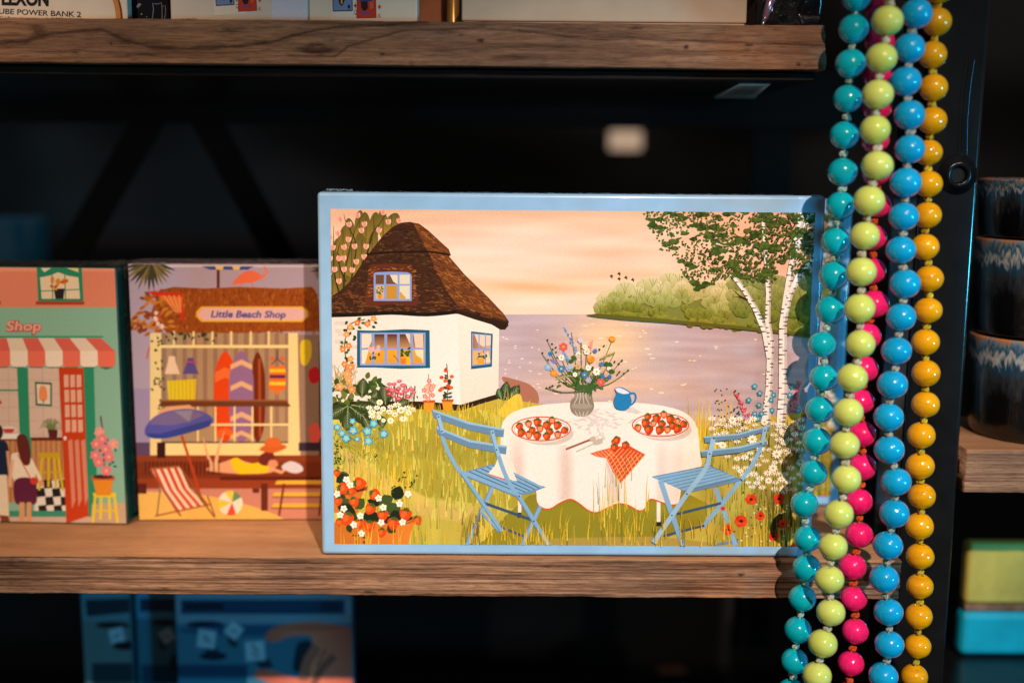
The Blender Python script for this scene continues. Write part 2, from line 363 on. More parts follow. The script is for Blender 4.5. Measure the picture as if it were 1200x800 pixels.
def plank(name, x0, x1, y0, y1, z0, z1, mat, label, seed, warp=0.0, slant=0.0, rough=0.0006, fig=None, nx=300):
    prof = []
    nz_, ny_ = (44 if fig else 14), 22
    for k in range(nz_): prof.append((y0, z0+(z1-z0)*(k+0.5)/nz_))
    prof.append((y0+0.0006, z1-0.0003))
    for k in range(1, ny_): prof.append((y0+(y1-y0)*(k/ny_)**1.6, z1))
    prof.append((y1, z1)); prof.append((y1, z0))
    for k in range(ny_-1, 0, -1): prof.append((y0+(y1-y0)*(k/ny_)**1.6, z0))
    prof.append((y0+0.0006, z0+0.0002))
    bm = bmesh.new(); rings = []; FG = []
    for i in range(nx+1):
        t = i/nx; ring = []
        for y, z in prof:
            x = x0+(x1-x0)*t
            if t > 0.97: x += slant*((z-z0)/(z1-z0))*((t-0.97)/0.03) + 0.0012*nz(z*300, seed, y*40)
            d = nz(x*14, z*140+seed, y*9)*rough + nz(x*70, z*420, seed+y*30)*rough*0.5
            edge = max(0, 1-min(abs(z-z0), abs(z-z1))/0.003)
            d2 = nz(x*45, seed*3.1, 5.0)*0.0005*edge + abs(nz(x*160, seed, z*9))*0.0004*edge
            wz = warp*math.sin((x-x0)/(x1-x0)*math.pi)
            front = 1 if y < y0+0.01 else 0.25
            g_ = fig(x, y, z) if fig and y < y0+0.001 else 0.0
            FG.append(g_); d += g_*0.0004
            ring.append(bm.verts.new((x, y+(d+d2)*front, z+wz+nz(x*28, seed, y*20)*0.0003+(-1 if z > (z0+z1)/2 else 1)*abs(d2)*0.5)))
        rings.append(ring)
    n = len(prof)
    for i in range(nx):
        for k in range(n): bm.faces.new((rings[i][k], rings[i][(k+1) % n], rings[i+1][(k+1) % n], rings[i+1][k]))
    bm.faces.new(rings[0][::-1]); bm.faces.new(rings[-1])
    o = bm_obj(name, bm, mat)
    at = o.data.attributes.new('Fig', 'FLOAT', 'POINT'); at.data.foreach_set('value', FG)
    for p in o.data.polygons: p.use_smooth = True
    prop(o, label, 'shelf'); return o

ZU = 0.3214
xlow = on_y(1053, 675, 0).x; xup = on_y(967, 60, 0).x
low = plank('shelf_plank', -0.62, xlow, -0.003, 0.36, -0.0268, 0.0, W_LOW, 'lower weathered brown plank shelf carrying the three illustrated puzzle boxes', 1.3, fig=fig_low, nx=900)
up = plank('shelf_plank', -0.62, xup, -0.003, 0.36, ZU, ZU+0.0275, W_UP, 'upper sawn brown plank shelf with dark grain, under the power bank and card boxes', 4.7, warp=0.0006, slant=-0.002, fig=fig_up, nx=900)
# dark plank and knots of the neighbouring bay
q0 = on_y(1133, 527, 0.02); q1 = on_y(1133, 577, 0.02)
plank('shelf_plank', q0.x, q0.x+0.3, 0.02, 0.125, q1.z, q0.z, W_LOW, 'short brown plank end behind the black post, under the stacked glazed bowls', 8.1)

# welded black frame: post, rear lip, braces
M0 = Matrix.Translation((0, 0, 0))
fr = empty('shelving_frame', M0, 'black steel shelving frame with a front post and slanted rear braces', 'shelving frame')
pr = on_y(1131, 440, 0.02).x; pl = on_y(1066, 440, 0.02).x
bm = bmesh.new()
box_bm(pl, pr, 0.02, 0.026, -0.75, 0.75, 0.0029, 5, bm)          # angle iron: front flange and side flange
M_POST = plain('post_steel', (13, 13, 14), rough=0.16, var=0.3, scale=60, bump=0.01, spec=0.7)
bm_obj('post', bm, M_POST, fr, True)
bm_obj('side_flange', box_bm(pl, pl+0.005, 0.0262, 0.075, -0.75, 0.75, 0.0012, 2), M_STEEL, fr)
bm_obj('top_panel', box_bm(-0.62, xup-0.004, 0.006, 0.42, ZU-0.006, ZU-0.0008, 0.0005, 1), M_STEEL, fr)
bm_obj('rear_lip', box_bm(-0.9, 0.36, 0.422, 0.43, 0.297, ZU+0.03, 0.001, 2), M_STEEL, fr)
def bar(name, pa, pb, Y, wdt):
    a, b = on_y(*pa, Y), on_y(*pb, Y); d = (b-a).normalized(); n = Vector((d.z, 0, -d.x)); bm = bmesh.new()
    vs = []
    for yy in (Y, Y+0.006):
        for p, s_ in ((a, -1), (a, 1), (b, 1), (b, -1)):
            q = p+n*s_*wdt/2; vs.append(bm.verts.new((q.x, yy, q.z)))
    for f in ((0, 1, 2, 3), (7, 6, 5, 4), (0, 4, 5, 1), (1, 5, 6, 2), (2, 6, 7, 3), (3, 7, 4, 0)): bm.faces.new([vs[k] for k in f])
    bmesh.ops.bevel(bm, geom=list(bm.edges), offset=0.001, segments=2, affect='EDGES')
    return bm_obj(name, bm, M_STEEL, fr)
bar('brace', (228, 118), (385, 405), 0.432, 0.030)
bar('brace', (186, 118), (20, 408), 0.442, 0.030)
bar('rear_post', (908, 100), (880, 760), 0.445, 0.040)
bar('rear_beam', (-300, 792), (1100, 800), 0.5, 0.014)
# round washer with bolt hole on the post
c = on_y(1122, 205, 0.02)
bm = lathe_bm([(0.0052, 0), (0.0052, 0.0022), (0.0062, 0.003), (0.0086, 0.0028), (0.0092, 0.0012), (0.0125, 0.001), (0.0130, 0.0), ], 40)
for v in bm.verts: v.co = Vector((c.x+v.co.x, 0.0199-v.co.z, c.z+v.co.y))
wz = bm_obj('washer', bm, plain('washer_steel', (24, 25, 28), rough=0.25, metal=0.6, var=0.2), fr, True)
bm = lathe_bm([(0.0, 0.0005), (0.0050, 0.0005)], 32)
for v in bm.verts: v.co = Vector((c.x+v.co.x, 0.0199-v.co.z, c.z+v.co.y))
bm_obj('bolt_hole', bm, plain('hole_black', (3, 3, 3), rough=0.9, bump=0), wz)
# thin wire hanging beside the washer
pts = [on_y(x, y, 0.016) for x, y in smooth(((1142, 70), (1137, 104), (1134, 140), (1133, 182)), 5, False)]
prop(bm_obj('wire', tube_bm(pts, 0.0003, 8), plain('wire_blue', (60, 120, 150), rough=0.25, metal=0.8, bump=0), None, True), 'thin curved wire hanging in front of the black post above the round washer', 'wire')
# barcode sticker under the upper panel
zc = ZU-0.0062
st = [on_z(x, y, zc) for x, y in ((866, 98.5), (903, 98.5), (884, 114), (837, 114))]
bm = bmesh.new()
vt = [bm.verts.new((p.x, p.y, zc)) for p in st]; vb = [bm.verts.new((p.x, p.y, zc-0.0003)) for p in st]
bm.faces.new(vt); bm.faces.new(vb[::-1])
for i in range(4): bm.faces.new((vt[i], vt[(i+1) % 4], vb[(i+1) % 4], vb[i]))
stk = empty('price_sticker', Matrix.Identity(4), 'white barcode sticker stuck to the dark underside of the upper shelf', 'sticker')
bm_obj('label_paper', bm, plain('sticker_paper', (215, 215, 210), bump=0), stk)
bm = bmesh.new(); rs = random.Random(3)
t = 0.08
while t < 0.9:
    wv = rs.uniform(.01, .035); q = []
    for u, s_ in ((t, .12), (t+wv, .12), (t+wv, .85), (t, .85)):
        a = st[0].lerp(st[1], u); b = st[3].lerp(st[2], u); p = a.lerp(b, s_); q.append(bm.verts.new((p.x, p.y, zc-0.0005)))
    bm.faces.new(q); t += wv+rs.uniform(.015, .04)
bm_obj('barcode', bm, plain('sticker_ink', (20, 20, 20), bump=0), stk)

# far dark shop behind
nt = NT('dark_wall'); nt.set(Roughness=0.8)
v = mapped(nt, (1.6, 1.6, 3.0)); no = nt.n('ShaderNodeTexNoise', Scale=1.0, Detail=1.5); nt.l(v, no.inputs['Vector'])
r = ramp(nt, [(0.38, (30, 26, 24)), (0.5, (60, 57, 56)), (0.64, (104, 98, 100))]); nt.l(no.outputs['Fac'], r.inputs['Fac']); nt.l(r.outputs['Color'], nt.b.inputs['Base Color'])
o = bm_obj('back_wall', box_bm(-2.5, 2.5, 1.9, 1.95, -1.2, 1.6), nt.m); o['kind'] = 'structure'
o = bm_obj('floor', box_bm(-2.5, 2.5, -2.0, 1.9, -1.25, -1.2), plain('dark_floor', (40, 38, 36), scale=6)); o['kind'] = 'structure'
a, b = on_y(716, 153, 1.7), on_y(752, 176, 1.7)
sg = empty('glow_box', Matrix.Translation((a.x, 1.7, b.z)), 'small cream box with a painted-in glow, blurred in the dark above the cottage puzzle box', 'painted_glow_box')
nt = NT('warm_panel'); nt.set(Base_Color=(.8, .7, .6, 1), Emission_Color=(1.0, 0.68, 0.46, 1), Emission_Strength=0.44)  # emission stands in for warm light falling on the pale box
bm_obj('glow_panel', box_bm(0, b.x*1-a.x, 0, 0.04, 0, a.z-b.z, 0.006), nt.m, sg)
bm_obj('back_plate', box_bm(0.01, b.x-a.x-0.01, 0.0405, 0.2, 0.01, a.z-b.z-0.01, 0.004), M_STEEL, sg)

# ---------------------------------------------------------------- the large puzzle box
BW, BH, BD = 0.33, 0.2420, 0.055
LEAN = 0.0279
MB = Matrix.Translation((-0.165, 0, 0.0010)) @ Matrix.Rotation(0.0029, 4, 'Z') @ Matrix.Rotation(-LEAN, 4, 'X')
A = Print(MB, ((387.2, 244.8), (938.5, 640)))
rn = random.Random(11)
SKYTOP = (236, 172, 118)
def sky(x, y):
    t = (y-245)/123
    c = mixc((236, 176, 124), (252, 214, 178), t*2.2)
    c = mixc(c, (250, 222, 194), .9*math.exp(-((x-600)/110)**2-((y-292)/34)**2))
    c = mixc(c, (246, 170, 96), .85*math.exp(-((x-(625))/75)**2-((y-336)/8)**2))
    c = mixc(c, (242, 176, 118), .7*math.exp(-((x-740)/90)**2-((y-322)/11)**2))
    c = mixc(c, (244, 190, 146), .8*math.exp(-((x-720)/80)**2-((y-296)/12)**2))
    c = mixc(c, (240, 165, 125), .75/(1+math.exp(-(x-850)/30)))
    k = nz(x*.012, y*.11)*14
    c = mixc(c, (248, 214, 206), .30)
    return (c[0]+k*.3, c[1]+k, c[2]+k*1.1)
A.G(386, 243, 958, 386, 7, sky, 3.5)
def water(x, y):
    c = mixc((192, 168, 174), (198, 174, 174), (y-370)/110)
    c = mixc(c, (246, 200, 152), .95*math.exp(-((x-715)/52)**2-((y-398)/42)**2))
    c = mixc(c, (244, 186, 140), .6*math.exp(-((x-715)/90)**2-((y-452)/16)**2))
    c = mixc(c, (176, 154, 156), .7/(1+math.exp(-(x-840)/25)))
    k = nz(x*.015, y*.16, 4)*20
    return (c[0]+k*.7, c[1]+k*.8, c[2]+k*.8)
A.G(560, 368.3, 958, 512, 7, water, 3)
for _ in range(55):
    x = rn.gauss(715, 70); y = rn.uniform(378, 470)
    if 585 < x < 930: A.E(x, y, rn.uniform(1, 3.4), rn.uniform(.4, .9), (255, 226, 190))
for _ in range(16): A.E(rn.uniform(590, 640), rn.uniform(395, 455), rn.uniform(1, 2.6), .6, (246, 222, 205))
# birds
for x, y in ((716, 324), (725, 321), (725, 327), (733, 325.5), (741, 328)):
    A.leaf(x-1.8, y, 4.6, 2.2, -8, (70, 35, 30)); A.leaf(x, y, 2.8, 1.5, -70, (70, 35, 30)); A.leaf(x+.5, y, 2.8, 1.4, 60, (70, 35, 30))
# far bank
bank = [(690, 369), (700, 363), (705, 348), (715, 340), (722, 330), (735, 329), (748, 331), (765, 326), (775, 322), (784, 318), (795, 324), (810, 330), (835, 334), (850, 330), (862, 322), (880, 322), (900, 324), (925, 322), (945, 320), (960, 318), (960, 399), (930, 393), (900, 388), (840, 382), (780, 377), (730, 374)]
A.P([(686, 368.6)]+[(x, y if i > 18 else min(y+11, 368+(x-700)*.1)) for i, (x, y) in enumerate(bank[1:])]+[(715, 372)], (128, 126, 54))
def clump(x, y, r, c1, c2):
    for k in range(7):
        a = rn.uniform(math.pi, 2*math.pi); A.E(x+math.cos(a)*r*.7, y+math.sin(a)*r*.5, r*rn.uniform(.35, .55), r*rn.uniform(.35, .5), lambda u, v: mixc(c1, c2, (v-y+r)/(2*r)))
    A.E(x, y+r*.15, r*.95, r*.7, lambda u, v: mixc(c1, c2, (v-y+r)/(2*r)))
def botline(x): return 372+(x-720)*.105
def toplin(x):
    pr_ = None
    for i in range(1, 20):
        p, q = bank[i-1], bank[i]
        if p[0] <= x <= q[0]: return p[1]+(q[1]-p[1])*(x-p[0])/max(.1, q[0]-p[0])
    return 322
for row, (k0, k1, l, d) in enumerate((((.0, .3, (228, 208, 160), (176, 170, 96))), ((.3, .55, (188, 184, 110), (140, 140, 66))), ((.6, .85, (150, 152, 60), (104, 104, 28))), ((.85, .97, (160, 150, 50), (92, 92, 26))))):
    for _ in range(58):
        x = rn.uniform(703, 956); tp, bt = toplin(x), botline(x); t = rn.uniform(k0, k1); r = rn.uniform(7, 12)*(1-.2*row)
        y = tp+(bt-tp)*t
        if y+r*.6 > bt: y = bt-r*.7
        sh = (1 if x > 860 else 0); c1 = mixc(l, (120, 130, 50), .5*sh); c2 = mixc(d, (78, 92, 28), .6*sh)
        clump(x, y+r*.3, r, c1, c2)
        if row < 3:
            for s_ in (-1, 0, 1): A.L([(x, y+r*.8), (x+s_*r*.25, y), (x+s_*r*.5, y-r*.4)], .5, mixc(c2, (90, 80, 30), .5))
A.P([(686, 369.2), (700, 367), (760, 372), (860, 381), (960, 392), (960, 396), (900, 389), (840, 383), (780, 378), (730, 374.6), (700, 371.5)], (96, 92, 34))
# ground
def ground(x, y):
    t = (y-450)/190
    c = mixc((204, 194, 84), (192, 174, 70), t)
    if x > 800: c = mixc(c, (150, 132, 56), .6*min(1, (x-800)/80))
    k = nz(x*.09, y*.02, 7)*26
    return (c[0]+k, c[1]+k, c[2]+k*.6)
A.S([(606, 470), (588, 443), (602, 444), (620, 450), (630, 460), (631, 472), (622, 482), (600, 482)], (176, 112, 88))
A.P([(386, 466), (580, 466), (606, 452), (612, 470), (640, 474), (700, 470), (790, 478), (815, 500), (840, 505), (870, 492), (958, 480), (958, 644), (386, 644)], (198, 172, 64))
A.G(386, 480, 600, 644, 9, ground, 9); A.G(600, 500, 958, 644, 9, ground, 9)
A.P([(396, 520), (410, 527), (455, 556), (500, 582), (560, 590), (640, 600), (640, 560), (590, 520), (560, 480), (480, 478), (430, 490)], lambda x, y: (176+nz(x*.05, y*.02)*24, 158+nz(x*.05, y*.02)*24, 52))
A.P([(386, 526), (408, 528), (450, 555), (500, 584), (560, 594), (540, 612), (480, 600), (430, 590), (386, 575)], lambda x, y: (212+nz(x*.06, y*.03)*16, 180+nz(x*.06, y*.03)*16, 92))
A.P([(556, 644), (590, 606), (620, 580), (650, 575), (800, 575), (830, 590), (826, 612), (770, 634), (740, 644)], lambda x, y: (140+nz(x*.05, y*.05)*20, 128+nz(x*.05, y*.05)*20, 38))
A.P([(600, 644), (650, 630), (770, 628), (840, 636), (840, 644)], (176, 148, 66))
YL = [(236, 196, 40), (226, 186, 50), (214, 176, 60), (246, 208, 70), (190, 160, 40)]
OL = [(150, 138, 44), (132, 126, 40), (168, 148, 52), (120, 116, 34)]
A.blades(420, (392, 600), (485, 610), 26, [(186, 178, 70), (170, 166, 62), (204, 190, 82), (160, 160, 58), (218, 204, 94)], 2.2, 4, rn)
A.blades(170, (395, 600), (490, 600), 22, OL+YL, 1.0, 4, rn)
A.blades(70, (396, 600), (486, 500), 14, YL, 1.1, 4, rn)
A.blades(60, (800, 860), (500, 530), 40, YL+[(200, 180, 60)], 1.5, 5, rn)
# birches
def trunk(cl, wd):
    n = len(cl); L_, R_ = [], []
    for i, (x, y) in enumerate(cl):
        w_ = wd[0]+(wd[1]-wd[0])*i/(n-1); L_.append((x-w_/2, y)); R_.append((x+w_/2, y))
    A.P(L_+R_[::-1], (242, 236, 228))
    A.P(R_[::-1]+[((a+b*2)/3, y) for (a, y), (b, _) in zip(L_, R_)], (204, 192, 186))
    y = cl[0][1]+3
    while y < cl[-1][1]-2:
        for i in range(n-1):
            if cl[i][1] <= y <= cl[i+1][1]:
                t = (y-cl[i][1])/(cl[i+1][1]-cl[i][1]); x = cl[i][0]+(cl[i+1][0]-cl[i][0])*t; w_ = (wd[0]+(wd[1]-wd[0])*(i+t)/(n-1))
                s_ = rn.choice((-1, 1)); ln = rn.uniform(.35, .8)*w_
                xa = x-w_/2*s_; A.P([(xa, y-.8), (xa+s_*ln, y-.3), (xa+s_*ln, y+.3), (xa, y+.9)], (48, 34, 34))
        y += rn.uniform(3.2, 7)
trunk([(858, 322), (872, 340), (885, 362), (896, 388), (902, 420), (901, 455), (896, 495)], (6, 9))
trunk([(893, 246), (895, 275), (898, 310), (900, 345), (899, 375), (903, 400), (901, 450), (898, 495)], (4, 8))
trunk([(940, 246), (932, 285), (925, 325), (922, 345), (917, 380), (917, 420), (917, 460), (914, 500)], (7, 10.5))
trunk([(958, 300), (938, 318), (925, 345), (921, 365)], (9, 6))
trunk([(950, 246), (936, 285), (930, 300)], (5, 6))
for b in ([(893, 330), (885, 326), (868, 318), (850, 305)], [(903, 316), (906, 305), (910, 298)], [(876, 351), (866, 346), (857, 337)], [(876, 351), (868, 348), (860, 347)], [(847, 320), (836, 313), (824, 300)], [(845, 322), (835, 321), (826, 320)], [(880, 311), (872, 303), (860, 300)], [(894, 305), (890, 290), (886, 283)], [(928, 268), (921, 250)], [(930, 265), (938, 246)], [(955, 330), (948, 322)]):
    A.L(b, 1.5, (64, 36, 30), True)
GR = [(72, 92, 34), (60, 82, 30), (86, 104, 40), (50, 66, 26), (98, 112, 48)]
def blob(x, y, r, col):
    A.P([(x+math.cos(a)*r*rn.uniform(.65, 1.2)*1.35, y+math.sin(a)*r*rn.uniform(.6, 1.1)*.8) for a in (k*math.pi/5 for k in range(10))], col)
def crown_ok(x, y):
    lim = 300 if x < 775 else 0
    if x < 756: return False
    if y < 252: return True
    if x < 775: return y < 252+(x-756)*2.1
    if x < 800: return y < 292+(x-775)*.5
    if x < 828: return y < 326 and not (y > 304 and x < 791)
    if x < 840: return y < 334
    if x < 908: return y < (326 if x < 875 else 330)
    if x < 926: return y < 304
    return y < 322
for x, y, r in ((766, 264, 6), (772, 268, 5), (781, 286, 6), (790, 283, 5), (795, 252, 5), (804, 275, 5), (820, 250, 6), (800, 308, 6), (808, 311, 5), (812, 331, 6), (818, 336, 5), (826, 333, 5), (830, 275, 7), (822, 268, 6), (835, 295, 7), (845, 292, 5), (857, 309, 6), (863, 308, 4), (870, 280, 7), (865, 283, 6), (882, 276, 7), (893, 255, 6), (900, 261, 7), (890, 248, 5), (893, 287, 7), (900, 290, 5), (893, 320, 6), (900, 319, 6), (912, 288, 5), (930, 272, 7), (938, 274, 6), (942, 277, 5), (928, 297, 7), (921, 300, 4), (942, 317, 6), (936, 319, 5), (855, 250, 6), (840, 255, 5), (835, 268, 7), (845, 276, 6), (873, 325, 4), (836, 283, 5), (913, 305, 4), (948, 258, 5), (955, 290, 5)):
    for _ in range(3): blob(x+rn.uniform(-4, 4), y+rn.uniform(-2.5, 2.5), r*rn.uniform(.5, .85), rn.choice(GR[:4]))
for _ in range(120):
    x = rn.uniform(755, 958); y = rn.uniform(246, 337)
    if crown_ok(x, y): blob(x, y, rn.uniform(2.2, 4.4), rn.choice(GR[:4]))
for _ in range(2300):
    x = rn.uniform(755, 958); y = rn.uniform(246, 337)
    if crown_ok(x, y) and nz(x*.05, y*.07, 9) > -.35: A.leaf(x, y, rn.uniform(2.4, 4.8), rn.uniform(1.5, 2.8), rn.uniform(0, 360), rn.choice(GR))
# magnolia behind the house
for x, y, rx, ry, rot in ((393, 300, 9, 22, 10), (402, 285, 10, 22, 10), (411, 275, 9, 20, -8), (421, 266, 8, 20, 4), (429, 270, 9, 22, -4), (438, 268, 9, 20, 8), (449, 264, 9, 18, -6), (459, 262, 11, 14, 30), (398, 320, 12, 26, -12), (412, 310, 12, 28, 8), (424, 300, 12, 28, -5), (390, 340, 10, 18, 0), (436, 288, 9, 18, 12), (404, 340, 14, 18, 10)):
    A.E(x, y, rx*.72, ry*.98, lambda u, v: mixc((104, 88, 36), (166, 132, 50), (v-y+ry)/(2*ry)), rot)
    A.L([(x, y+ry*.8), (x, y-ry*.7)], .8, (78, 70, 30))
for b in ([(402, 345), (404, 320), (408, 300), (416, 270), (425, 252)], [(408, 345), (414, 315), (417, 285), (406, 262), (403, 251)], [(398, 345), (392, 320), (391, 290), (391, 265)], [(412, 335), (424, 310), (434, 285), (440, 262)], [(430, 300), (436, 275), (445, 262), (453, 250)], [(405, 330), (398, 312), (396, 295), (399, 284)], [(388, 345), (387, 325), (397, 318)]):
    A.L(b, 2.4, (62, 56, 26), True, True)
for x, y in ((420.8, 252.4), (411, 263), (428.8, 262.7), (425.4, 270), (444, 269.6), (449.4, 249), (456.3, 260), (470, 258.5), (397.9, 273.7), (408.9, 280.6), (405.4, 289.5), (416.9, 288.8), (429.5, 288.8), (428, 301), (396.8, 302.6), (404, 302.6), (419, 306.7), (404.8, 315.7), (413, 316.3), (393, 315.7), (398.6, 329.4), (390.3, 290), (389, 277), (401, 257), (388, 303)):
    a = rn.uniform(-25, 25)-90
    for k, c in ((-22, (248, 178, 150)), (22, (250, 196, 170)), (0, (238, 150, 124))): A.leaf(x-1, y+3.5, 7.4, 3.7, a+k, c)
# house
A.P([(386, 366), (537, 364), (541, 476), (386, 476)], lambda x, y: mixc((232, 216, 202), (246, 234, 222), (x-386)/150+nz(x*.03, y*.03)*.4))
A.P([(536, 364), (585, 378), (584, 463), (560, 470), (540, 476)], lambda x, y: mixc((246, 232, 216), (238, 220, 200), (y-370)/100))
for _ in range(9):
    x = rn.uniform(389, 412); y = rn.uniform(374, 412); A.R(x, y, x+rn.uniform(8, 14), y+4.5, (220, 206, 192))
A.P([(386, 470), (500, 470), (540, 474), (584, 461), (584, 467), (560, 474), (541, 481), (500, 479), (386, 480)], (52, 34, 22))
A.blades(90, (470, 590), (479, 484), 9, [(214, 180, 50), (176, 150, 40), (230, 196, 70)], .9, 2, rn)
roof = [(384, 350), (398, 341), (410, 330), (430, 300), (448, 277), (460, 266), (470, 261), (480, 260), (490, 262), (502, 270), (516, 283), (526, 292), (528.5, 299), (526, 300), (545, 322), (572, 348), (590, 367), (596.5, 377), (593, 384), (588, 386), (578, 380), (556, 374), (536, 367), (500, 370), (460, 368), (420, 370), (384, 371)]
A.P(roof, (66, 38, 24))
right = [(484, 261), (491, 262), (502, 270), (516, 283), (526, 292), (528.5, 299), (526, 300), (545, 322), (572, 348), (590, 367), (594, 376), (560, 366), (536, 358), (520, 335), (503, 298)]
A.P(right, (112, 62, 32))
def inpoly(x, y, P_):
    s_ = False
    for i in range(len(P_)):
        a, b = P_[i], P_[i-1]
        if (a[1] > y) != (b[1] > y) and x < (b[0]-a[0])*(y-a[1])/(b[1]-a[1])+a[0]: s_ = not s_
    return s_
for _ in range(2600):
    x = rn.uniform(388, 594); y = rn.uniform(262, 372)
    if not (inpoly(x-3, y, roof) and inpoly(x+3, y, roof) and inpoly(x, y-1, roof)): continue
    ln = rn.uniform(2, 6)
    if inpoly(x, y, right) and inpoly(x+2, y, right):
        c = rn.choice([(152, 88, 36), (88, 46, 26), (140, 78, 34), (170, 104, 44), (96, 52, 30)]); sl = rn.uniform(.1, .9)
    else:
        if inpoly(x+3, y, right): continue
        c = rn.choice([(44, 28, 20), (92, 58, 34), (80, 46, 26), (104, 66, 38), (50, 30, 22), (72, 40, 26)]); sl = rn.uniform(-.15, .15)
        if y > 340 and rn.random() < .5: c = (122, 72, 36)
    A.L([(x-ln/2, y-sl*ln/2), (x, y+rn.uniform(-.3, .3)), (x+ln/2, y+sl*ln/2)], rn.uniform(.6, 1.4), c)
A.L([(430, 298), (450, 296), (480, 295), (503, 295), (518, 297), (527.5, 299)], 2.2, (36, 22, 18), False, True)
A.L([(384, 369.5), (420, 368.5), (460, 366.5), (500, 368.5), (537, 365)], 4.4, (28, 24, 16), False, True)
A.P([(535, 362.5), (560, 369), (580, 375), (595, 378), (596, 381), (592, 386), (586, 386), (576, 380), (556, 374), (535, 367)], (48, 30, 20))
# dormer
A.S([(430, 357), (430.5, 330), (433, 313), (438, 310), (460, 309), (480, 310.5), (485, 316), (487, 335), (489, 357), (460, 356)], (96, 48, 28))
for _ in range(90):
    x = rn.choice((rn.uniform(432, 437), rn.uniform(484, 487), rn.uniform(436, 482))); y = rn.uniform(312, 316) if 438 < x < 482 else rn.uniform(316, 352)
    A.L([(x-1.5, y), (x+1.5, y+rn.uniform(-1, 1))], .8, rn.choice([(156, 88, 38), (70, 36, 24), (176, 104, 46)]))
def pane(q, cx, cy, fn):
    """window: q = outer corners; cx, cy = fractional pane borders; fn(i, j, x, y) gives the pane colour"""
    (x0, y0), (x1, y1), (x2, y2), (x3, y3) = q
    f = lambda u, v: ((x0+(x1-x0)*u)*(1-v)+(x3+(x2-x3)*u)*v, (y0+(y1-y0)*u)*(1-v)+(y3+(y2-y3)*u)*v)
    for i, (a, b) in enumerate(cx):
        for j, (c_, d) in enumerate(cy): A.P([f(a, c_), f(b, c_), f(b, d), f(a, d)], lambda x, y, i=i, j=j: fn(i, j, x, y))
A.P([(438, 352.5), (438, 321), (440, 319), (460, 318.2), (478, 319), (481.5, 321), (482.6, 324), (482.4, 352.5)], (140, 158, 208))
pane([(438, 318.5), (482.5, 318.5), (482.5, 352.5), (438, 352.5)], ((.05, .27), (.33, .61), (.68, .95)), ((.1, .42), (.47, .93)),
     lambda i, j, x, y: (224, 214, 190) if i == 2 else ((112, 76, 58) if j == 0 else (196, 140, 52)) if i == 1 else ((110, 74, 56) if j == 0 else (206, 176, 130)))
A.P([(457, 322), (466, 322), (466, 333), (461, 330)], (226, 212, 186)); A.P([(468.5, 341), (475, 348), (476, 350), (468.5, 350)], (212, 160, 60))
for _ in range(14): A.leaf(445+rn.uniform(-3, 3), 341+rn.uniform(-3.5, 3.5), 3, 1.6, rn.uniform(0, 360), (74, 96, 40))
A.P([(442.5, 345), (448, 345), (447, 350), (443.5, 350)], (226, 130, 40))
# big window
A.P([(418.5, 386.7), (440, 387.3), (475, 385.5), (503.5, 386.8), (504, 431), (470, 432), (440, 430.5), (418.3, 430.5)], (32, 92, 120))
A.P([(422, 389.6), (498.7, 389.6), (498.7, 428.3), (422, 428)], (142, 158, 206))
def bigp(i, j, x, y):
    if j == 0: return mixc((70, 40, 38), (196, 142, 92), (y-391)/17)
    return mixc((232, 160, 44), (214, 152, 54), (y-410)/17)
pane([(422, 389.6), (498.7, 389.6), (498.7, 428.3), (422, 428)], ((.025, .18), (.22, .38), (.415, .57), (.605, .77), (.81, .975)), ((.05, .46), (.51, .93)), bigp)
A.P([(424, 391), (435.5, 391), (435.5, 400), (432, 407), (424, 407.5)], (238, 214, 190)); A.P([(424, 409.5), (432, 409.5), (430, 418), (427.5, 426), (424, 426)], (240, 220, 190))
A.P([(484.5, 391), (496, 391), (496, 407.5), (487, 407)], (226, 196, 168)); A.P([(475, 391), (480.5, 391), (480.5, 403)], (240, 206, 186)); A.P([(486, 409.5), (496, 409.5), (496, 426), (494, 420), (488, 416)], (242, 218, 180))
for x in (437.3, 451.8, 466.6, 482): A.R(x-1.3, 390, x+1.3, 428, (142, 158, 206))
A.R(422, 407.7, 498.7, 409.6, (142, 158, 206))
for _ in range(10): A.flower(440+rn.uniform(-9, 6), 409+rn.uniform(-4, 4), 2.2, (240, 178, 170), (240, 150, 130))
for _ in range(9): A.leaf(440+rn.uniform(-7, 5), 416+rn.uniform(-2, 4), 3.6, 2, rn.uniform(0, 360), (56, 84, 40))
for _ in range(22): A.leaf(474+rn.uniform(-4, 6), 414+rn.uniform(-6, 3), 4, 2.2, rn.uniform(0, 360), rn.choice([(54, 98, 38), (40, 78, 34)]))
A.P([(469, 420), (476, 420), (475, 426.5), (470, 426.5)], (222, 118, 44)); A.S([(476.5, 426.5), (476, 420), (478, 417.5), (480.5, 420), (481, 426.5)], (240, 178, 30)); A.L([(461, 416), (465, 420), (467, 424)], 1, (150, 90, 40))
# side window
A.P([(552, 388), (577.5, 391), (576.5, 429.5), (552, 432.5)], (32, 92, 120)); q = [(553, 390.3), (575.6, 392.6), (574.8, 426.5), (553, 428.8)]
A.P(q, (142, 158, 206))
pane(q, ((.05, .34), (.41, .66), (.73, .95)), ((.04, .46), (.53, .96)), lambda i, j, x, y: mixc((160, 104, 78), (214, 168, 128), (x-552)/20) if j == 0 else (226, 176, 108))
A.P([(556, 391.5), (575, 393), (575, 404), (566, 406), (560, 402)], (236, 204, 178)); A.P([(565.5, 425), (575, 424), (572, 412), (566, 416)], (240, 210, 170))
for x in (561.5, 569): A.L([(x, 391), (x-.2, 427)], 1.3, (142, 158, 206))
A.L([(553, 409.5), (575.4, 409)], 1.4, (142, 158, 206))
for _ in range(12): A.leaf(564+rn.uniform(-5, 5), 417+rn.uniform(-4, 3), 3.4, 2, rn.uniform(0, 360), (48, 84, 42))
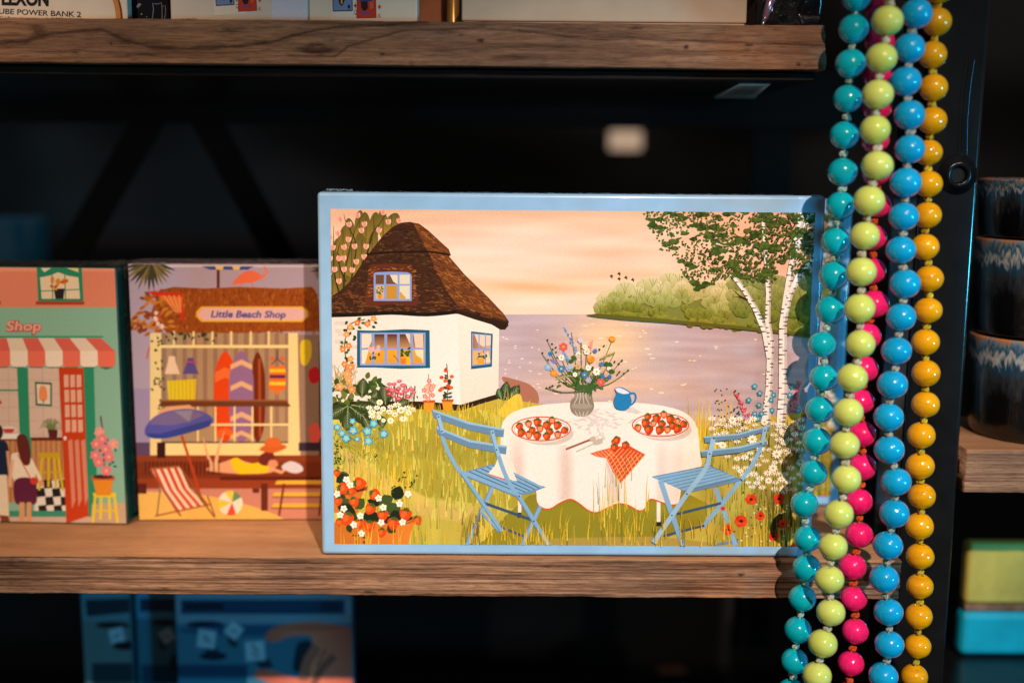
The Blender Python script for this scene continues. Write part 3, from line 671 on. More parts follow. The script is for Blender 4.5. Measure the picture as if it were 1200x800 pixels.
for _ in range(5): A.flower(564+rn.uniform(-5, 5), 412+rn.uniform(-2, 2), 1.6, (238, 160, 150))
A.P([(559, 420), (568, 420), (567, 426.5), (560.5, 426.8)], (236, 160, 40))
# climbing rose
LV = [(44, 82, 36), (58, 98, 42), (36, 66, 30)]
A.L([(428, 374), (410, 380), (405, 395), (404, 410), (406, 425), (403, 440), (402, 460)], 1.2, (80, 90, 40), False, True)
for x, y in ((365, 215), (405, 250), (370, 290), (475, 215), (535, 238), (515, 285), (300, 300), (215, 330), (275, 380), (325, 380), (318, 435), (188, 440), (238, 437), (185, 493), (230, 560), (262, 550), (230, 607), (248, 660), (288, 665), (232, 738), (272, 755), (240, 268)):
    A.leaf(380+x/8.89-2.4, 350+y/8.89, 5.2, 3.4, rn.uniform(-60, 60), rn.choice(LV))
for x, y in ((345, 250), (270, 295), (232, 372), (515, 208), (452, 262), (255, 490), (195, 525), (275, 625), (212, 680), (280, 710), (235, 780)):
    A.flower(380+x/8.89, 350+y/8.89, 4.0, rn.choice([(240, 130, 76), (244, 156, 84), (232, 108, 70)]), (250, 206, 110), 5, rn.uniform(0, 70))
# garden in front of the house
for _ in range(60): A.L([(384+rn.uniform(3, 34), 458), (386+rn.uniform(0, 36), 430+rn.uniform(-6, 20))], .5, (170, 150, 80))
def bigleaf(x, y, ln, wd, a, c=(52, 66, 32)):
    A.leaf(x, y, ln, wd, a, c); cs, sn = math.cos(math.radians(a)), math.sin(math.radians(a)); vc = (150, 160, 110)
    A.L([(x, y), (x+ln*.92*cs, y+ln*.92*sn)], 1.1, vc, True)
    for k in range(2, 8):
        u = k/9
        for s_ in (-1, 1):
            x0, y0 = x+ln*u*cs, y+ln*u*sn; b = math.radians(a+s_*42); L_ = wd*.42*(1-abs(u-.45))
            A.L([(x0, y0), (x0+math.cos(b)*L_, y0+math.sin(b)*L_)], .7, vc, True)
for x, y, r in ((396, 460, 10), (412, 468, 12), (428, 452, 8), (440, 455, 7), (404, 476, 10)):
    for _ in range(9): A.leaf(x+rn.uniform(-r, r), y+rn.uniform(-r, r), 9, 6, rn.uniform(0, 360), rn.choice([(92, 104, 40), (70, 92, 36), (112, 116, 52), (52, 82, 34)]))
for a in ((424, 466, 24, 16, -85), (432, 472, 18, 14, -50), (452, 474, 24, 18, -95), (462, 478, 20, 13, -30), (448, 480, 22, 15, -140), (410, 476, 34, 18, 38), (408, 475, 30, 20, 92), (408, 475, 28, 18, 150), (412, 474, 38, 16, 10), (425, 486, 20, 14, 60), (446, 486, 16, 12, 80)): bigleaf(*a)
for x, y in ((165, 50), (180, 95), (200, 158), (115, 140), (190, 0)): A.flower(380+x/6.15, 430+y/6.15, 5, rn.choice([(242, 140, 84), (240, 158, 96)]), (250, 200, 110), 5, rn.uniform(0, 70))
for x, y in ((398, 464), (402, 469), (430, 465), (433, 465)): A.flower(x, y, 2.2, (240, 226, 196), (230, 200, 120))
# pink cushion flowers
for _ in range(20): x = rn.uniform(456, 488); A.L([(x, 470), (x+rn.uniform(-3, 3), 452)], .7, (80, 100, 46))
for _ in range(16): A.leaf(rn.uniform(455, 490), rn.uniform(458, 470), 4, 2, rn.uniform(0, 360), (84, 104, 50))
for x, y, r in ((470, 120, 3), (505, 120, 3), (542, 100, 3), (570, 130, 4), (590, 168, 4.2), (455, 155, 3), (490, 165, 3.6), (535, 155, 3.4), (628, 158, 3.4), (470, 192, 3.4), (525, 180, 3.2), (560, 190, 3), (603, 212, 3.8), (535, 228, 4), (645, 182, 3), (500, 205, 3)):
    c = rn.choice([(206, 60, 92), (220, 96, 116), (196, 52, 88)]); A.E(380+x/6.15, 430+y/6.15, r, r*.62, c, rn.uniform(-15, 15)); A.E(380+x/6.15, 430+y/6.15-.4, r*.45, r*.25, (238, 150, 140))
# potted stock and potted tomato
for px, py in ((503, 470), (524.5, 469)):
    A.P([(px-6.5, py), (px+6.5, py), (px+4.8, py+11.5), (px-4.8, py+11.5)], (232, 152, 40)); A.P([(px-7.2, py-1.5), (px+7.2, py-1.5), (px+6.8, py+1.6), (px-6.8, py+1.6)], (190, 92, 44))
A.L([(503, 470), (503, 450), (502, 438)], .8, (120, 100, 60)); A.L([(524.5, 469), (525, 445), (523.5, 426)], 1.1, (80, 70, 40))
for x, y in ((500, 458), (506, 456), (498, 464), (507, 463), (503, 451), (500, 453), (503, 446), (504, 460), (502, 467), (497, 457), (508, 452)): A.flower(x, y, 3, rn.choice([(240, 150, 130), (236, 124, 112), (246, 176, 150)]), (250, 210, 170), 5, rn.uniform(0, 70))
for _ in range(22): t = rn.random(); A.leaf(524.5, 466-t*36, 6.5*(1-t*.4), 2.6, rn.choice((-150, -30, -20, -160, 10, 170))+rn.uniform(-15, 15), rn.choice([(66, 72, 34), (50, 60, 30)]))
for x, y in ((522.5, 434), (517.5, 442), (529.5, 441), (522, 446), (518, 455), (528.5, 454), (516, 457), (525, 452)): A.E(x, y, 2.7, 2.2, rn.choice([(214, 78, 34), (226, 96, 44)]))
# dark plant right of the house
for a in ((590, 470, 24, 14, -80), (594, 472, 26, 16, -55), (592, 474, 20, 14, -20), (588, 468, 14, 10, -110)): bigleaf(*a, (48, 70, 40))
A.S([(584, 486), (590, 474), (604, 462), (611, 464), (612, 480), (606, 492)], (230, 198, 70))
A.blades(26, (584, 628), (474, 494), 20, [(238, 200, 60), (226, 186, 60)], 1.6, 4, rn)
# white daisies beside the leaves, blue flowers
for x, y, r, q in ((400, 252, 4, .8), (325, 290, 4, .5), (380, 290, 4, .6), (425, 300, 3.6, .9), (480, 285, 4.4, .5), (525, 270, 5, .5), (345, 322, 5, .55), (398, 328, 4, .5), (470, 320, 4.2, .6), (510, 340, 4, .7), (345, 352, 4.2, .5), (395, 360, 2.8, 1), (428, 382, 2.6, 1), (478, 385, 3.8, 1), (552, 308, 5, .8), (598, 293, 5, .5), (610, 328, 3.5, .8), (570, 372, 5, .55), (642, 303, 2.8, .9)):
    A.flower(380+x/6.15, 430+y/6.15, r, (246, 240, 206), (210, 170, 70), 8, rn.uniform(0, 40), q)
for _ in range(200): A.L([(x0 := rn.uniform(388, 450), y0 := rn.uniform(500, 545)), (x0+rn.uniform(-5, 5), y0-rn.uniform(3, 8))], .6, rn.choice([(136, 138, 60), (170, 160, 80), (100, 116, 50)]))
for x, y, r in ((205, 388, 4), (95, 430, 4.4), (130, 475, 4.6), (210, 455, 5.6), (160, 510, 5.4), (238, 517, 3.6), (312, 460, 5.6), (357, 405, 5.2), (318, 532, 5.4), (430, 480, 5.4)):
    a = rn.uniform(0, 70); X, Y = 380+x/6.15, 430+y/6.15; A.flower(X, Y, r, (64, 158, 190), (64, 158, 190), 5, a); A.flower(X, Y, r*.7, (132, 206, 222), (226, 196, 110), 5, a)
for _ in range(26): A.leaf(rn.uniform(391, 400), rn.uniform(515, 548), 2.6, 2, rn.uniform(0, 360), (62, 84, 30))
# strawberry pots in the lower left corner
def berry(x, y, r, a=0, cut=False, c=(220, 76, 24)):
    s_ = [(-.95, -.45), (-.5, -.85), (0, -.75), (.5, -.85), (.95, -.45), (.8, .25), (.35, .85), (0, 1.02), (-.35, .85), (-.8, .25)]
    t = math.radians(a); A.S([(x+(u*math.cos(t)-v*math.sin(t))*r, y+(u*math.sin(t)+v*math.cos(t))*r) for u, v in s_], c if not cut else (226, 96, 40), 3)
    if cut:
        for u in (-.35, 0, .35): A.L([(x+u*r, y-r*.45), (x+u*r*.7, y+r*.5)], r*.13, (250, 204, 160))
    else: A.E(x-r*.25, y-r*.05, r*.42, r*.5, (238, 104, 44), 20)
    for k in range(5): A.leaf(x+math.sin(t)*r*.62, y-math.cos(t)*r*.62, r*.62, r*.3, a-90+(k-2)*42, (74, 96, 36))
A.blades(90, (392, 480), (560, 600), 26, YL, 1.1, 5, rn)
A.P([(386, 578), (427, 572), (421, 590), (420, 600), (386, 600)], (206, 118, 44)); A.P([(386, 576), (405, 572), (431, 569), (430, 574), (405, 580), (386, 583)], (168, 78, 34)); A.E(420, 573, 8, 2.4, (80, 44, 24), -6)
A.P([(386, 612), (488, 608), (480, 628), (476, 646), (386, 646)], lambda x, y: mixc((196, 108, 38), (224, 128, 48), (x-390)/90)); A.P([(438, 612), (485, 604), (486, 611), (470, 615), (440, 617)], (214, 120, 50)); A.E(462, 608, 22, 4.5, (62, 38, 30), -4); A.L([(470, 614), (480, 612), (486, 608)], 1, (130, 62, 30))
def f5(x, y): return 380+x/6.67, 530+y/6.67
DK = [(52, 66, 34), (40, 50, 32), (66, 84, 40), (34, 42, 28)]
for x, y, ln, wd, a, k in ((110, 190, 80, 60, -10, 2), (100, 230, 90, 70, -30, 1), (110, 330, 60, 40, 20, 0), (140, 360, 110, 80, 50, 2), (110, 420, 130, 80, 20, 3), (250, 440, 90, 70, -50, 2), (345, 370, 90, 60, 20, 3), (430, 400, 110, 75, -25, 2), (480, 420, 120, 90, 20, 2), (560, 370, 100, 85, -70, 3), (300, 500, 120, 90, 0, 3), (500, 570, 70, 60, 40, 0), (210, 480, 60, 50, 40, 0), (190, 560, 60, 40, 70, 0), (520, 500, 80, 60, -20, 3)):
    X, Y = f5(x, y); A.leaf(X-1, Y, ln/5.6, wd/5.4, a, DK[k])
for x, y, r, a in ((100, 160, 26, 0), (280, 240, 46, -90), (155, 280, 44, -80), (215, 305, 32, -100), (400, 330, 42, -60), (110, 380, 30, 0), (235, 385, 36, -20), (360, 440, 40, 30), (458, 490, 40, 0), (635, 485, 46, 10), (730, 530, 34, -30), (180, 515, 46, 20), (120, 545, 30, 0), (280, 555, 36, 0), (540, 555, 44, 10), (355, 575, 40, 0), (450, 625, 34, 5)):
    X, Y = f5(x, y); berry(X, Y, r/5.9, a)
for x, y in ((173, 210), (203, 252), (100, 322), (425, 355), (655, 322), (588, 398), (462, 427), (153, 437), (125, 485), (283, 493), (612, 542), (445, 545), (232, 563), (290, 632)):
    X, Y = f5(x, y); A.flower(X, Y, 4.2, (252, 244, 226), (236, 206, 130), 5, rn.uniform(0, 70))
for x, y in ((590, 215), (625, 165), (625, 195), (725, 190), (710, 225), (678, 240), (680, 262), (642, 275), (540, 268), (530, 312), (235, 640), (315, 655), (265, 655), (320, 695), (255, 700), (250, 715), (120, 55), (92, 85), (410, 30)):
    X, Y = f5(x, y)
    for _ in range(2): A.leaf(X, Y, 3, 2, rn.uniform(0, 360), (48, 74, 28))
A.blades(16, (395, 470), (645, 648), 34, [(238, 190, 50), (226, 170, 50)], 1.2, 6, rn)

# garden table
A.P([(607, 575), (611, 575), (611, 604), (607, 604)], (240, 228, 206)); A.R(606.5, 600, 611, 606, (40, 34, 30))
A.R(769.5, 580, 774, 614, (240, 228, 206)); A.R(769, 611, 774.5, 616, (40, 34, 30))
cloth = [(587, 504), (590, 493), (599, 484), (614, 478), (640, 473.5), (680, 471), (735, 471), (775, 475), (800, 482), (813, 493), (818, 508), (820, 530), (822, 545), (814, 548), (800, 560), (797, 580), (794, 589), (785, 590), (775, 587), (764, 583.5), (759, 586), (755, 595), (748, 597), (736, 590.5), (724, 589), (712, 593.5), (700, 599), (690, 597), (678, 588), (668, 583.5), (656, 588), (644, 595), (634, 593), (629, 586), (628, 574), (618, 573), (604, 567), (590, 561), (572, 555), (580, 545), (586, 525)]
A.P([(x, y+1.7) for x, y in smooth(cloth, 4)], (228, 92, 36))
def clothc(x, y):
    c = mixc((250, 236, 222), (246, 224, 206), (y-500)/95)
    if y > 508:
        k = math.sin(x*.07+1.3)+.5*math.sin(x*.19+y*.01); c = mixc(c, (228, 196, 178), max(0, k)*.45)
    return c
A.P(smooth(cloth, 4), (248, 232, 216))
top = [(x, min(y, 512)) for x, y in smooth(cloth, 4)]
# drapery panels from the table edge to the hem
hem = [(588, 558), (604, 564), (618, 571), (628, 573), (629.5, 586), (640, 593), (656, 586), (668, 582), (678, 586), (690, 595), (700, 597), (712, 591.5), (724, 587), (736, 588.5), (748, 595), (755, 593), (759, 584), (764, 582), (775, 585), (785, 588), (793, 587), (796, 575), (800, 558), (814, 546), (820, 542)]
for i in range(len(hem)-1):
    (x0, y0), (x1, y1) = hem[i], hem[i+1]; ex = lambda x: 590+(x-588)*.98; ey = lambda x: 497+26*math.sqrt(max(0, 1-((x-703)/118)**2))
    n = 3; L_ = None
    P_ = []
    for k in range(5):
        P_.append(k/4)
    for k in range(4):
        for m_ in range(3):
            u0, u1 = m_/3, (m_+1)/3; xa, xb = x0+(x1-x0)*u0, x0+(x1-x0)*u1; ya, yb = y0+(y1-y0)*u0, y0+(y1-y0)*u1
            f = lambda X, Y, t: (ex(X)+(X-ex(X))*t, ey(X)+(Y-ey(X))*t)
            t0, t1 = P_[k], P_[k+1]
            q = [f(xa, ya, t0), f(xb, yb, t0), f(xb, yb, t1), f(xa, ya, t1)]
            L_ = L_ or A.level([q[0], q[2]]+[(x0, y0), (x1, y1)])
            A.P(q, lambda x, y: mixc((249, 234, 219), (222, 188, 170), max(0, math.sin(x*.105+1.0)*.7+.35*math.sin(x*.23))*min(1, (y-500)/40)*.75), L_)
A.P([(572, 554), (580, 545), (587, 527), (600, 540), (610, 565), (600, 562), (588, 558)], (246, 226, 208))
# cast pattern under bouquet, printed in the artwork
for _ in range(60):
    a = rn.uniform(0, math.pi*2); d_ = rn.uniform(4, 46); A.leaf(695+math.cos(a)*d_, 492+math.sin(a)*d_*.26, rn.uniform(5, 10), rn.uniform(1.6, 3), rn.uniform(-25, 25), (224, 206, 194))
for _ in range(18): A.leaf(695+rn.uniform(-6, 14), 492+rn.uniform(0, 20), 6, 2.4, rn.uniform(50, 110), (226, 208, 196))
# plates
def plate(cx, cy, rx, ry, sh):
    A.E(cx+sh, cy+6, rx*.92, ry*.95, (214, 196, 180)); A.E(cx, cy+2.6, rx*.93, ry, (242, 214, 200)); A.E(cx, cy, rx+.6, ry+.6, (218, 84, 44)); A.E(cx, cy, rx-.8, ry-.8, (250, 230, 214)); A.E(cx, cy+.8, rx*.93, ry*.84, (222, 100, 60)); A.E(cx, cy+.9, rx*.915, ry*.8, (252, 238, 226))
plate(634.3, 502, 34.5, 14, 6); plate(774, 497.5, 33, 13.5, 6)
def f8(x, y): return 580+x/5.336, 460+y/5.336
for x, y, r, cu, a in ((155, 210, 25, 0, -20), (210, 195, 25, 1, -10), (265, 185, 28, 0, 10), (357, 172, 24, 1, 0), (165, 250, 28, 0, 20), (212, 262, 26, 1, 0), (235, 235, 24, 0, -20), (283, 222, 25, 1, -15), (325, 203, 28, 0, 10), (390, 205, 28, 0, 20), (265, 268, 28, 0, 0), (340, 245, 27, 0, 30), (325, 272, 27, 0, -10), (392, 262, 25, 1, 5), (433, 235, 25, 0, 60)):
    X, Y = f8(x, y); berry(X, Y, r/5.336, a, cu, (204, 68, 26))
def f4(x, y): return 690+x/4.707, 440+y/4.707
for x, y, r, cu, a in ((272, 287, 22, 1, -20), (325, 228, 22, 0, 0), (312, 262, 26, 0, 20), (373, 237, 25, 0, 10), (413, 215, 22, 1, 0), (448, 240, 26, 0, 20), (488, 250, 20, 1, 10), (520, 268, 23, 0, 60), (357, 262, 20, 1, -10), (402, 268, 24, 0, 10), (330, 298, 28, 0, 0), (390, 300, 26, 0, 20), (433, 297, 22, 1, 10), (488, 293, 26, 0, 30), (462, 275, 22, 0, 0)):
    X, Y = f4(x, y); berry(X, Y, r/4.707, a, cu, (200, 62, 24))
# spoons
A.E(694, 514, 5, 2.6, (204, 176, 156), -20); A.L([(691, 515), (663, 526)], 2.4, (160, 92, 70)); A.P([(694, 516), (701, 514), (707, 513), (706, 519), (700, 521), (695, 521)], (196, 182, 160)); A.L([(697, 519), (675, 529)], 1.6, (200, 190, 160))
# napkin
nap = [(691, 531), (700, 528), (716, 524), (736, 521), (756, 532), (741, 549), (727, 566.5), (718, 552), (710, 536), (700, 535)]
A.P([(710, 536), (716, 552), (721, 566), (718, 568), (712, 552)], (222, 200, 186)); A.P(nap, (222, 78, 30)); A.P([(691, 531), (700, 528), (716, 524), (721, 530), (712, 536), (700, 535)], (232, 100, 50))
for k in range(9):
    t = k/8; a = (712+t*42, 537-t*6); b = (727+t*30-8*t, 566-t*32)
    p0 = (710+(756-710)*t, 534+(532-534)*t); p1 = (727+(756-727)*t, 566+(532-566)*t); A.L([p0, p1], .7, (246, 176, 120))
    p2 = (710+(727-710)*t, 536+(566-536)*t); p3 = (724+(756-724)*t, 522+(532-522)*t); A.L([p2, p3], .7, (246, 176, 120))
for k in range(5): t = k/4; A.L([(696+t*16, 530-t*4), (702+t*18, 535-t*1)], .6, (246, 186, 134))
for x, y in ((720.5, 518.5), (733, 521.5), (723, 515.5), (720, 524)): berry(x, y, 4.8, rn.uniform(-20, 20), False, (204, 64, 26))
# vase, bouquet, jug
A.L([(694, 470), (690, 448)], 2, (120, 130, 80))
def vz(x, y): return mixc((196, 180, 158), (142, 124, 106), abs(x-682)/13)
A.S([(673.5, 458), (690, 458), (690, 464), (695, 470), (696, 477), (692, 484), (686, 487.5), (677, 487.5), (671, 484), (668, 477), (669, 469), (673.5, 464)], vz)
for x in (-8, -3, 2, 7): A.L([(682+x*.6, 459), (682+x*.7, 466), (682+x*1.25, 476), (682+x*.6, 487)], .8, (216, 202, 184), False, True)
A.E(682, 478, 12.5, 4, (150, 134, 116)); A.E(682, 475.5, 12.8, 3, (168, 152, 132))
def f7(x, y): return 590+x/6.153, 370+y/6.153
ST = (96, 110, 56)
for x, y in ((490, 120), (430, 230), (340, 270), (275, 270), (318, 182), (415, 300), (360, 410), (320, 370), (640, 180), (785, 165), (800, 265), (850, 318), (895, 392), (700, 470), (600, 250), (560, 180), (630, 300), (670, 400), (310, 515), (330, 515), (760, 340), (765, 440), (540, 420), (580, 420)):
    X, Y = f7(x, y); A.L([(682+rn.uniform(-4, 4), 458), ((X+682)/2+(X-682)*.1, (Y+458)/2+3), (X, Y)], .9, ST, False, True)
for _ in range(95):
    a = rn.uniform(-math.pi, 0); d_ = rn.uniform(4, 26); A.leaf(683+math.cos(a)*d_, 452+math.sin(a)*d_*.8, rn.uniform(4, 8), rn.uniform(1.8, 3.4), math.degrees(a)+rn.uniform(-40, 40), rn.choice([(64, 100, 44), (50, 82, 36), (92, 116, 56)]))
for k in range(16): A.leaf(684+rn.uniform(-4, 10), 450+rn.uniform(-2, 3), 12, 2, rn.uniform(-10, 190), (66, 100, 46))
for (xa, ya), (xb, yb), cs in (((435, 85), (530, 265), [(70, 128, 182), (110, 160, 206)]), ((640, 170), (615, 265), [(240, 150, 130), (248, 176, 150)]), ((800, 262), (700, 310), [(176, 160, 80), (150, 150, 70)]), ((435, 265), (470, 325), [(96, 150, 200), (140, 176, 216)]), ((345, 315), (385, 338), [(150, 130, 190), (120, 110, 170)]), ((385, 455), (450, 430), [(190, 176, 120), (170, 160, 100)])):
    for k in range(26):
        t = k/25; X, Y = f7(xa+(xb-xa)*t, ya+(yb-ya)*t); w_ = (.6+2.4*t); A.E(X+rn.uniform(-w_, w_), Y+rn.uniform(-.5, .5), 1.2, .9, rn.choice(cs))
for x, y, r, c, c2 in ((432, 222, 5.2, (226, 92, 84), (240, 170, 60)), (700, 475, 5, (226, 92, 84), (240, 140, 110)), (555, 175, 3.4, (206, 206, 220), (226, 200, 150)), (418, 300, 3.8, (248, 238, 214), (220, 160, 60)), (322, 368, 4.2, (140, 180, 214), (220, 200, 150)), (417, 380, 4.2, (52, 128, 184), (230, 200, 150)), (474, 375, 4.2, (166, 184, 218), (226, 190, 120)), (600, 255, 4, (250, 226, 206), (236, 170, 80)), (585, 222, 3.2, (252, 236, 214), (240, 200, 120)), (538, 275, 3, (252, 240, 220), (230, 190, 90)), (610, 372, 3.6, (252, 244, 226), (226, 180, 70)), (670, 400, 4.6, (252, 244, 226), (226, 180, 70)), (583, 422, 3.8, (72, 128, 188), (210, 190, 160)), (515, 420, 3, (250, 242, 220), (230, 190, 90)), (612, 460, 3.8, (180, 160, 190), (226, 190, 150)), (660, 250, 2.8, (86, 124, 190), (70, 100, 160)), (338, 272, 2.8, (60, 124, 180), (50, 90, 150)), (705, 345, 2.8, (90, 130, 190), (70, 100, 160)), (538, 362, 3.8, (214, 170, 120), (190, 140, 90)), (715, 436, 2.6, (60, 120, 180), (60, 110, 170)), (765, 436, 2.6, (60, 120, 180), (60, 110, 170)), (760, 378, 2.8, (244, 230, 210), (220, 200, 160))):
    X, Y = f7(x, y); A.flower(X, Y, r, c, c2, 6, rn.uniform(0, 60))
for x, y, r, a in ((365, 415, 4.6, 20), (632, 312, 4.6, -30), (783, 165, 4, 30)):
    X, Y = f7(x, y); A.E(X, Y, r, r*.8, (240, 140, 40), a); A.leaf(X-r*.8, Y, r*1.6, r*.8, a-30, (248, 166, 60))
for x, y in ((318, 182), (348, 198), (356, 235), (376, 235), (278, 270), (322, 310), (385, 298), (380, 270), (308, 512), (335, 518), (350, 500), (388, 505), (398, 478), (430, 480), (452, 462), (850, 318), (828, 340), (895, 392), (865, 410), (820, 425), (832, 405), (800, 335), (690, 235), (722, 218)):
    X, Y = f7(x, y)
    A.leaf(X-1, Y, 3, 2.2, rn.uniform(-60, 60), (54, 50, 36) if rn.random() < .4 else (60, 92, 44))
for x, y in ((760, 340), (735, 345), (775, 390), (505, 290), (485, 335)): X, Y = f7(x, y); A.leaf(X-3, Y, 8, 5, rn.uniform(-30, 30), (62, 100, 40))
A.P([(726, 478), (740, 476), (752, 483), (745, 484), (730, 481)], (220, 204, 194))
A.L([(738, 461), (743, 460.5), (745, 465), (743, 471), (738, 475)], 2.2, (36, 120, 172), False, True)
A.S([(720.5, 454.5), (728, 453), (739, 459), (738.5, 463), (740, 470), (737, 477), (730, 480), (722, 478), (719, 472), (720, 465), (722, 460)], (38, 126, 178)); A.S([(721, 455), (727, 454), (737, 459.5), (731, 461), (724, 459)], (226, 226, 236))

# bistro chairs
CB, CD, CL_ = (130, 174, 206), (104, 140, 170), (150, 190, 216)
SL = (58, 84, 112)
def slat(q, c=CB, dk=CD):
    A.P(q, c)
def bar2(p, q, w_, c=CB, edge=True):
    A.L([p, q], w_, c)
    if edge:
        dx, dy = q[0]-p[0], q[1]-p[1]; m = math.hypot(dx, dy); n_ = (-dy/m*w_*.38, dx/m*w_*.38); A.L([(p[0]+n_[0], p[1]+n_[1]), (q[0]+n_[0], q[1]+n_[1])], w_*.22, CD)
# left chair (seen from behind)
bar2((563, 598), (585, 622), 3.4); A.L([(585, 616), (612, 627)], 2.4, SL); A.L([(612, 627), (622, 632)], 2.2, SL); A.L([(546, 634), (556, 640)], 3, SL)
bar2((633, 592), (611, 640), 5); bar2((577, 570), (546, 640), 5)
A.L([(565, 588), (622, 608)], 3.2, SL)
A.P([(541, 553), (578, 543), (600, 560), (640, 570), (620, 578), (606, 580)], (110, 148, 178))
for k in range(6):
    t = k/6; a = (543+t*42, 554-t*11); b = (604+t*34, 579-t*9); w_ = 3.2
    A.P([a, (a[0]+5.6, a[1]-1.5), (b[0]+4.6, b[1]-1.3), b], CB); A.L([a, b], .9, SL)
A.P([(572, 554.5), (580, 545), (586, 530), (598, 545), (606, 563), (597, 562), (585, 559)], (247, 229, 211)); A.L([(572, 555), (580, 557.5), (590, 560.5), (600, 562.5)], 1.2, (228, 92, 36), False, True)
bar2((541, 553), (606, 579), 5.6, CB)
bar2((514, 488), (519, 506), 5); A.L([(516, 495), (520, 516), (530, 538), (542, 556)], 4.6, CB, False, True); bar2((541, 553), (588, 622), 4.8)
A.L([(576, 508), (583, 530), (594, 560), (608, 582)], 5, CB, False, True); bar2((606, 578), (643, 638), 5.2)
A.P([(506, 479), (550, 494), (591, 502), (590, 512), (548, 503), (508, 489)], CD); A.P([(506, 479), (550, 494), (591, 502), (589.5, 504), (549, 496.5), (508, 482)], CL_)
A.P([(511, 499), (551, 515), (594, 522), (593, 532), (550, 524), (512, 508)], CD); A.P([(511, 499), (551, 515), (594, 522), (592.5, 524), (550, 517.5), (512, 502)], CL_)
bar2((513, 486), (518.5, 507), 5.2, CL_); bar2((576, 504), (584, 534), 5.2, CL_)
for x, y in ((514, 488), (518, 505), (577.5, 506.5), (582, 526.5), (608.5, 581), (625.5, 610)): A.E(x, y, 1, 1, (40, 56, 80))
# meadow flowers on the right
for _ in range(420): x = rn.uniform(826, 942); y = rn.uniform(488, 606); A.L([(x, y+16), (x+rn.uniform(-2, 2), y)], .9, rn.choice([(90, 104, 44), (126, 128, 50), (190, 168, 60), (70, 88, 40)]), True)
for _ in range(70): A.leaf(rn.uniform(838, 870), rn.uniform(455, 520), 2.6, 1.8, rn.uniform(0, 360), (54, 66, 34))
for (xa, ya), (xb, yb), r_ in (((862, 462), (878, 496), 5), ((938, 448), (926, 486), 5), ((946, 480), (930, 520), 4)):
    for k in range(46): t = rn.random(); A.leaf(xa+(xb-xa)*t+rn.uniform(-r_, r_)*t, ya+(yb-ya)*t, 3.6, 2, rn.uniform(-120, -40), rn.choice([(222, 86, 100), (236, 120, 116), (200, 64, 96)]))
for x, y in ((884, 452), (890, 460), (877, 468), (889, 474), (884, 484), (892, 484), (906, 462), (904, 480), (928, 452), (925, 462), (903, 468), (888, 490), (935, 480), (940, 500)): A.flower(x, y, 3.6, (60, 146, 178), (220, 200, 120), 5, rn.uniform(0, 70))
placed = []
for _ in range(900):
    x = rn.uniform(834, 941); y = rn.uniform(490, 574)
    if (x < 872 and y > 500+(x-834)*1.2+14) or any(abs(x-a)/1.3+abs(y-b) < 8.0 for a, b in placed): continue
    placed.append((x, y)); A.flower(x, y, rn.uniform(4.0, 6.0), (250, 243, 222), (216, 160, 50), 9, rn.uniform(0, 40), rn.choice((.36, .42, .5, .6, .9)), .3)
# right chair
def f2(x, y): return 750+x/4.85, 480+y/4.85
A.L([f2(430, 445), f2(455, 520), f2(500, 640)], 5.4, CB); A.L([f2(570, 400), f2(460, 540), f2(355, 665)], 5, CB); A.L([f2(130, 715), f2(365, 655)], 2.8, SL); A.L([f2(430, 765), f2(560, 745)], 3.4, CD); A.L([f2(520, 700), f2(545, 775)], 4.4, CB)
A.L([f2(210, 590), f2(460, 528)], 3, SL)
A.P([f2(65, 378), f2(395, 312), f2(565, 390), f2(270, 470)], (92, 126, 158))
for k in range(6):
    t = k/6; a0 = f2(68+t*185, 382+t*78); b0 = f2(392+t*160, 318+t*66); a1 = f2(68+(t+.128)*185, 382+(t+.128)*78); b1 = f2(392+(t+.128)*160, 318+(t+.128)*66); A.P([a0, b0, b1, a1], CB)
A.L([f2(250, 468), f2(570, 395)], 3, CD)
A.L([f2(115, 400), f2(180, 590), f2(250, 780)], 6, CB)
A.L([f2(705, 110), f2(690, 190), f2(640, 300), f2(575, 392)], 4.6, CB, False, True)
def slat2(a, b, c_, d, m1, m2):
    A.P([f2(*a), f2(*m1), f2(*b), f2(*c_), f2(*m2), f2(*d)], CD); A.P([f2(*a), f2(*m1), f2(*b), f2(b[0], b[1]+9), f2(m1[0], m1[1]+10), f2(a[0], a[1]+9)], CL_)
slat2((362, 148), (738, 82), (735, 112), (366, 184), (560, 130), (560, 162)); slat2((345, 228), (720, 166), (716, 198), (348, 264), (560, 205), (560, 240))
A.L([f2(415, 160), f2(395, 240), f2(370, 330), f2(265, 474), f2(180, 596), f2(75, 750)], 5.4, CL_, False, True); A.L([f2(712, 88), f2(690, 190)], 4.6, CL_)
for x, y in ((417, 160), (393, 247), (707, 115), (685, 188), (265, 474), (180, 596)): A.E(*f2(x, y), 1, 1, (40, 56, 80))
for _ in range(60): A.leaf(rn.uniform(860, 935), rn.uniform(575, 640), rn.uniform(2, 3), 2, rn.uniform(0, 360), rn.choice([(50, 70, 30), (70, 90, 34), (40, 56, 28)]))
A.blades(60, (862, 940), (640, 646), 56, YL+[(210, 170, 50), (120, 120, 40), (90, 100, 40)], 1.1, 6, rn)
A.blades(40, (900, 940), (600, 646), 40, [(60, 72, 34), (84, 92, 40), (46, 58, 30)], 1.2, 5, rn)
for _ in range(26): A.E(rn.uniform(868, 936), rn.uniform(590, 636), .9, .9, (244, 236, 214))
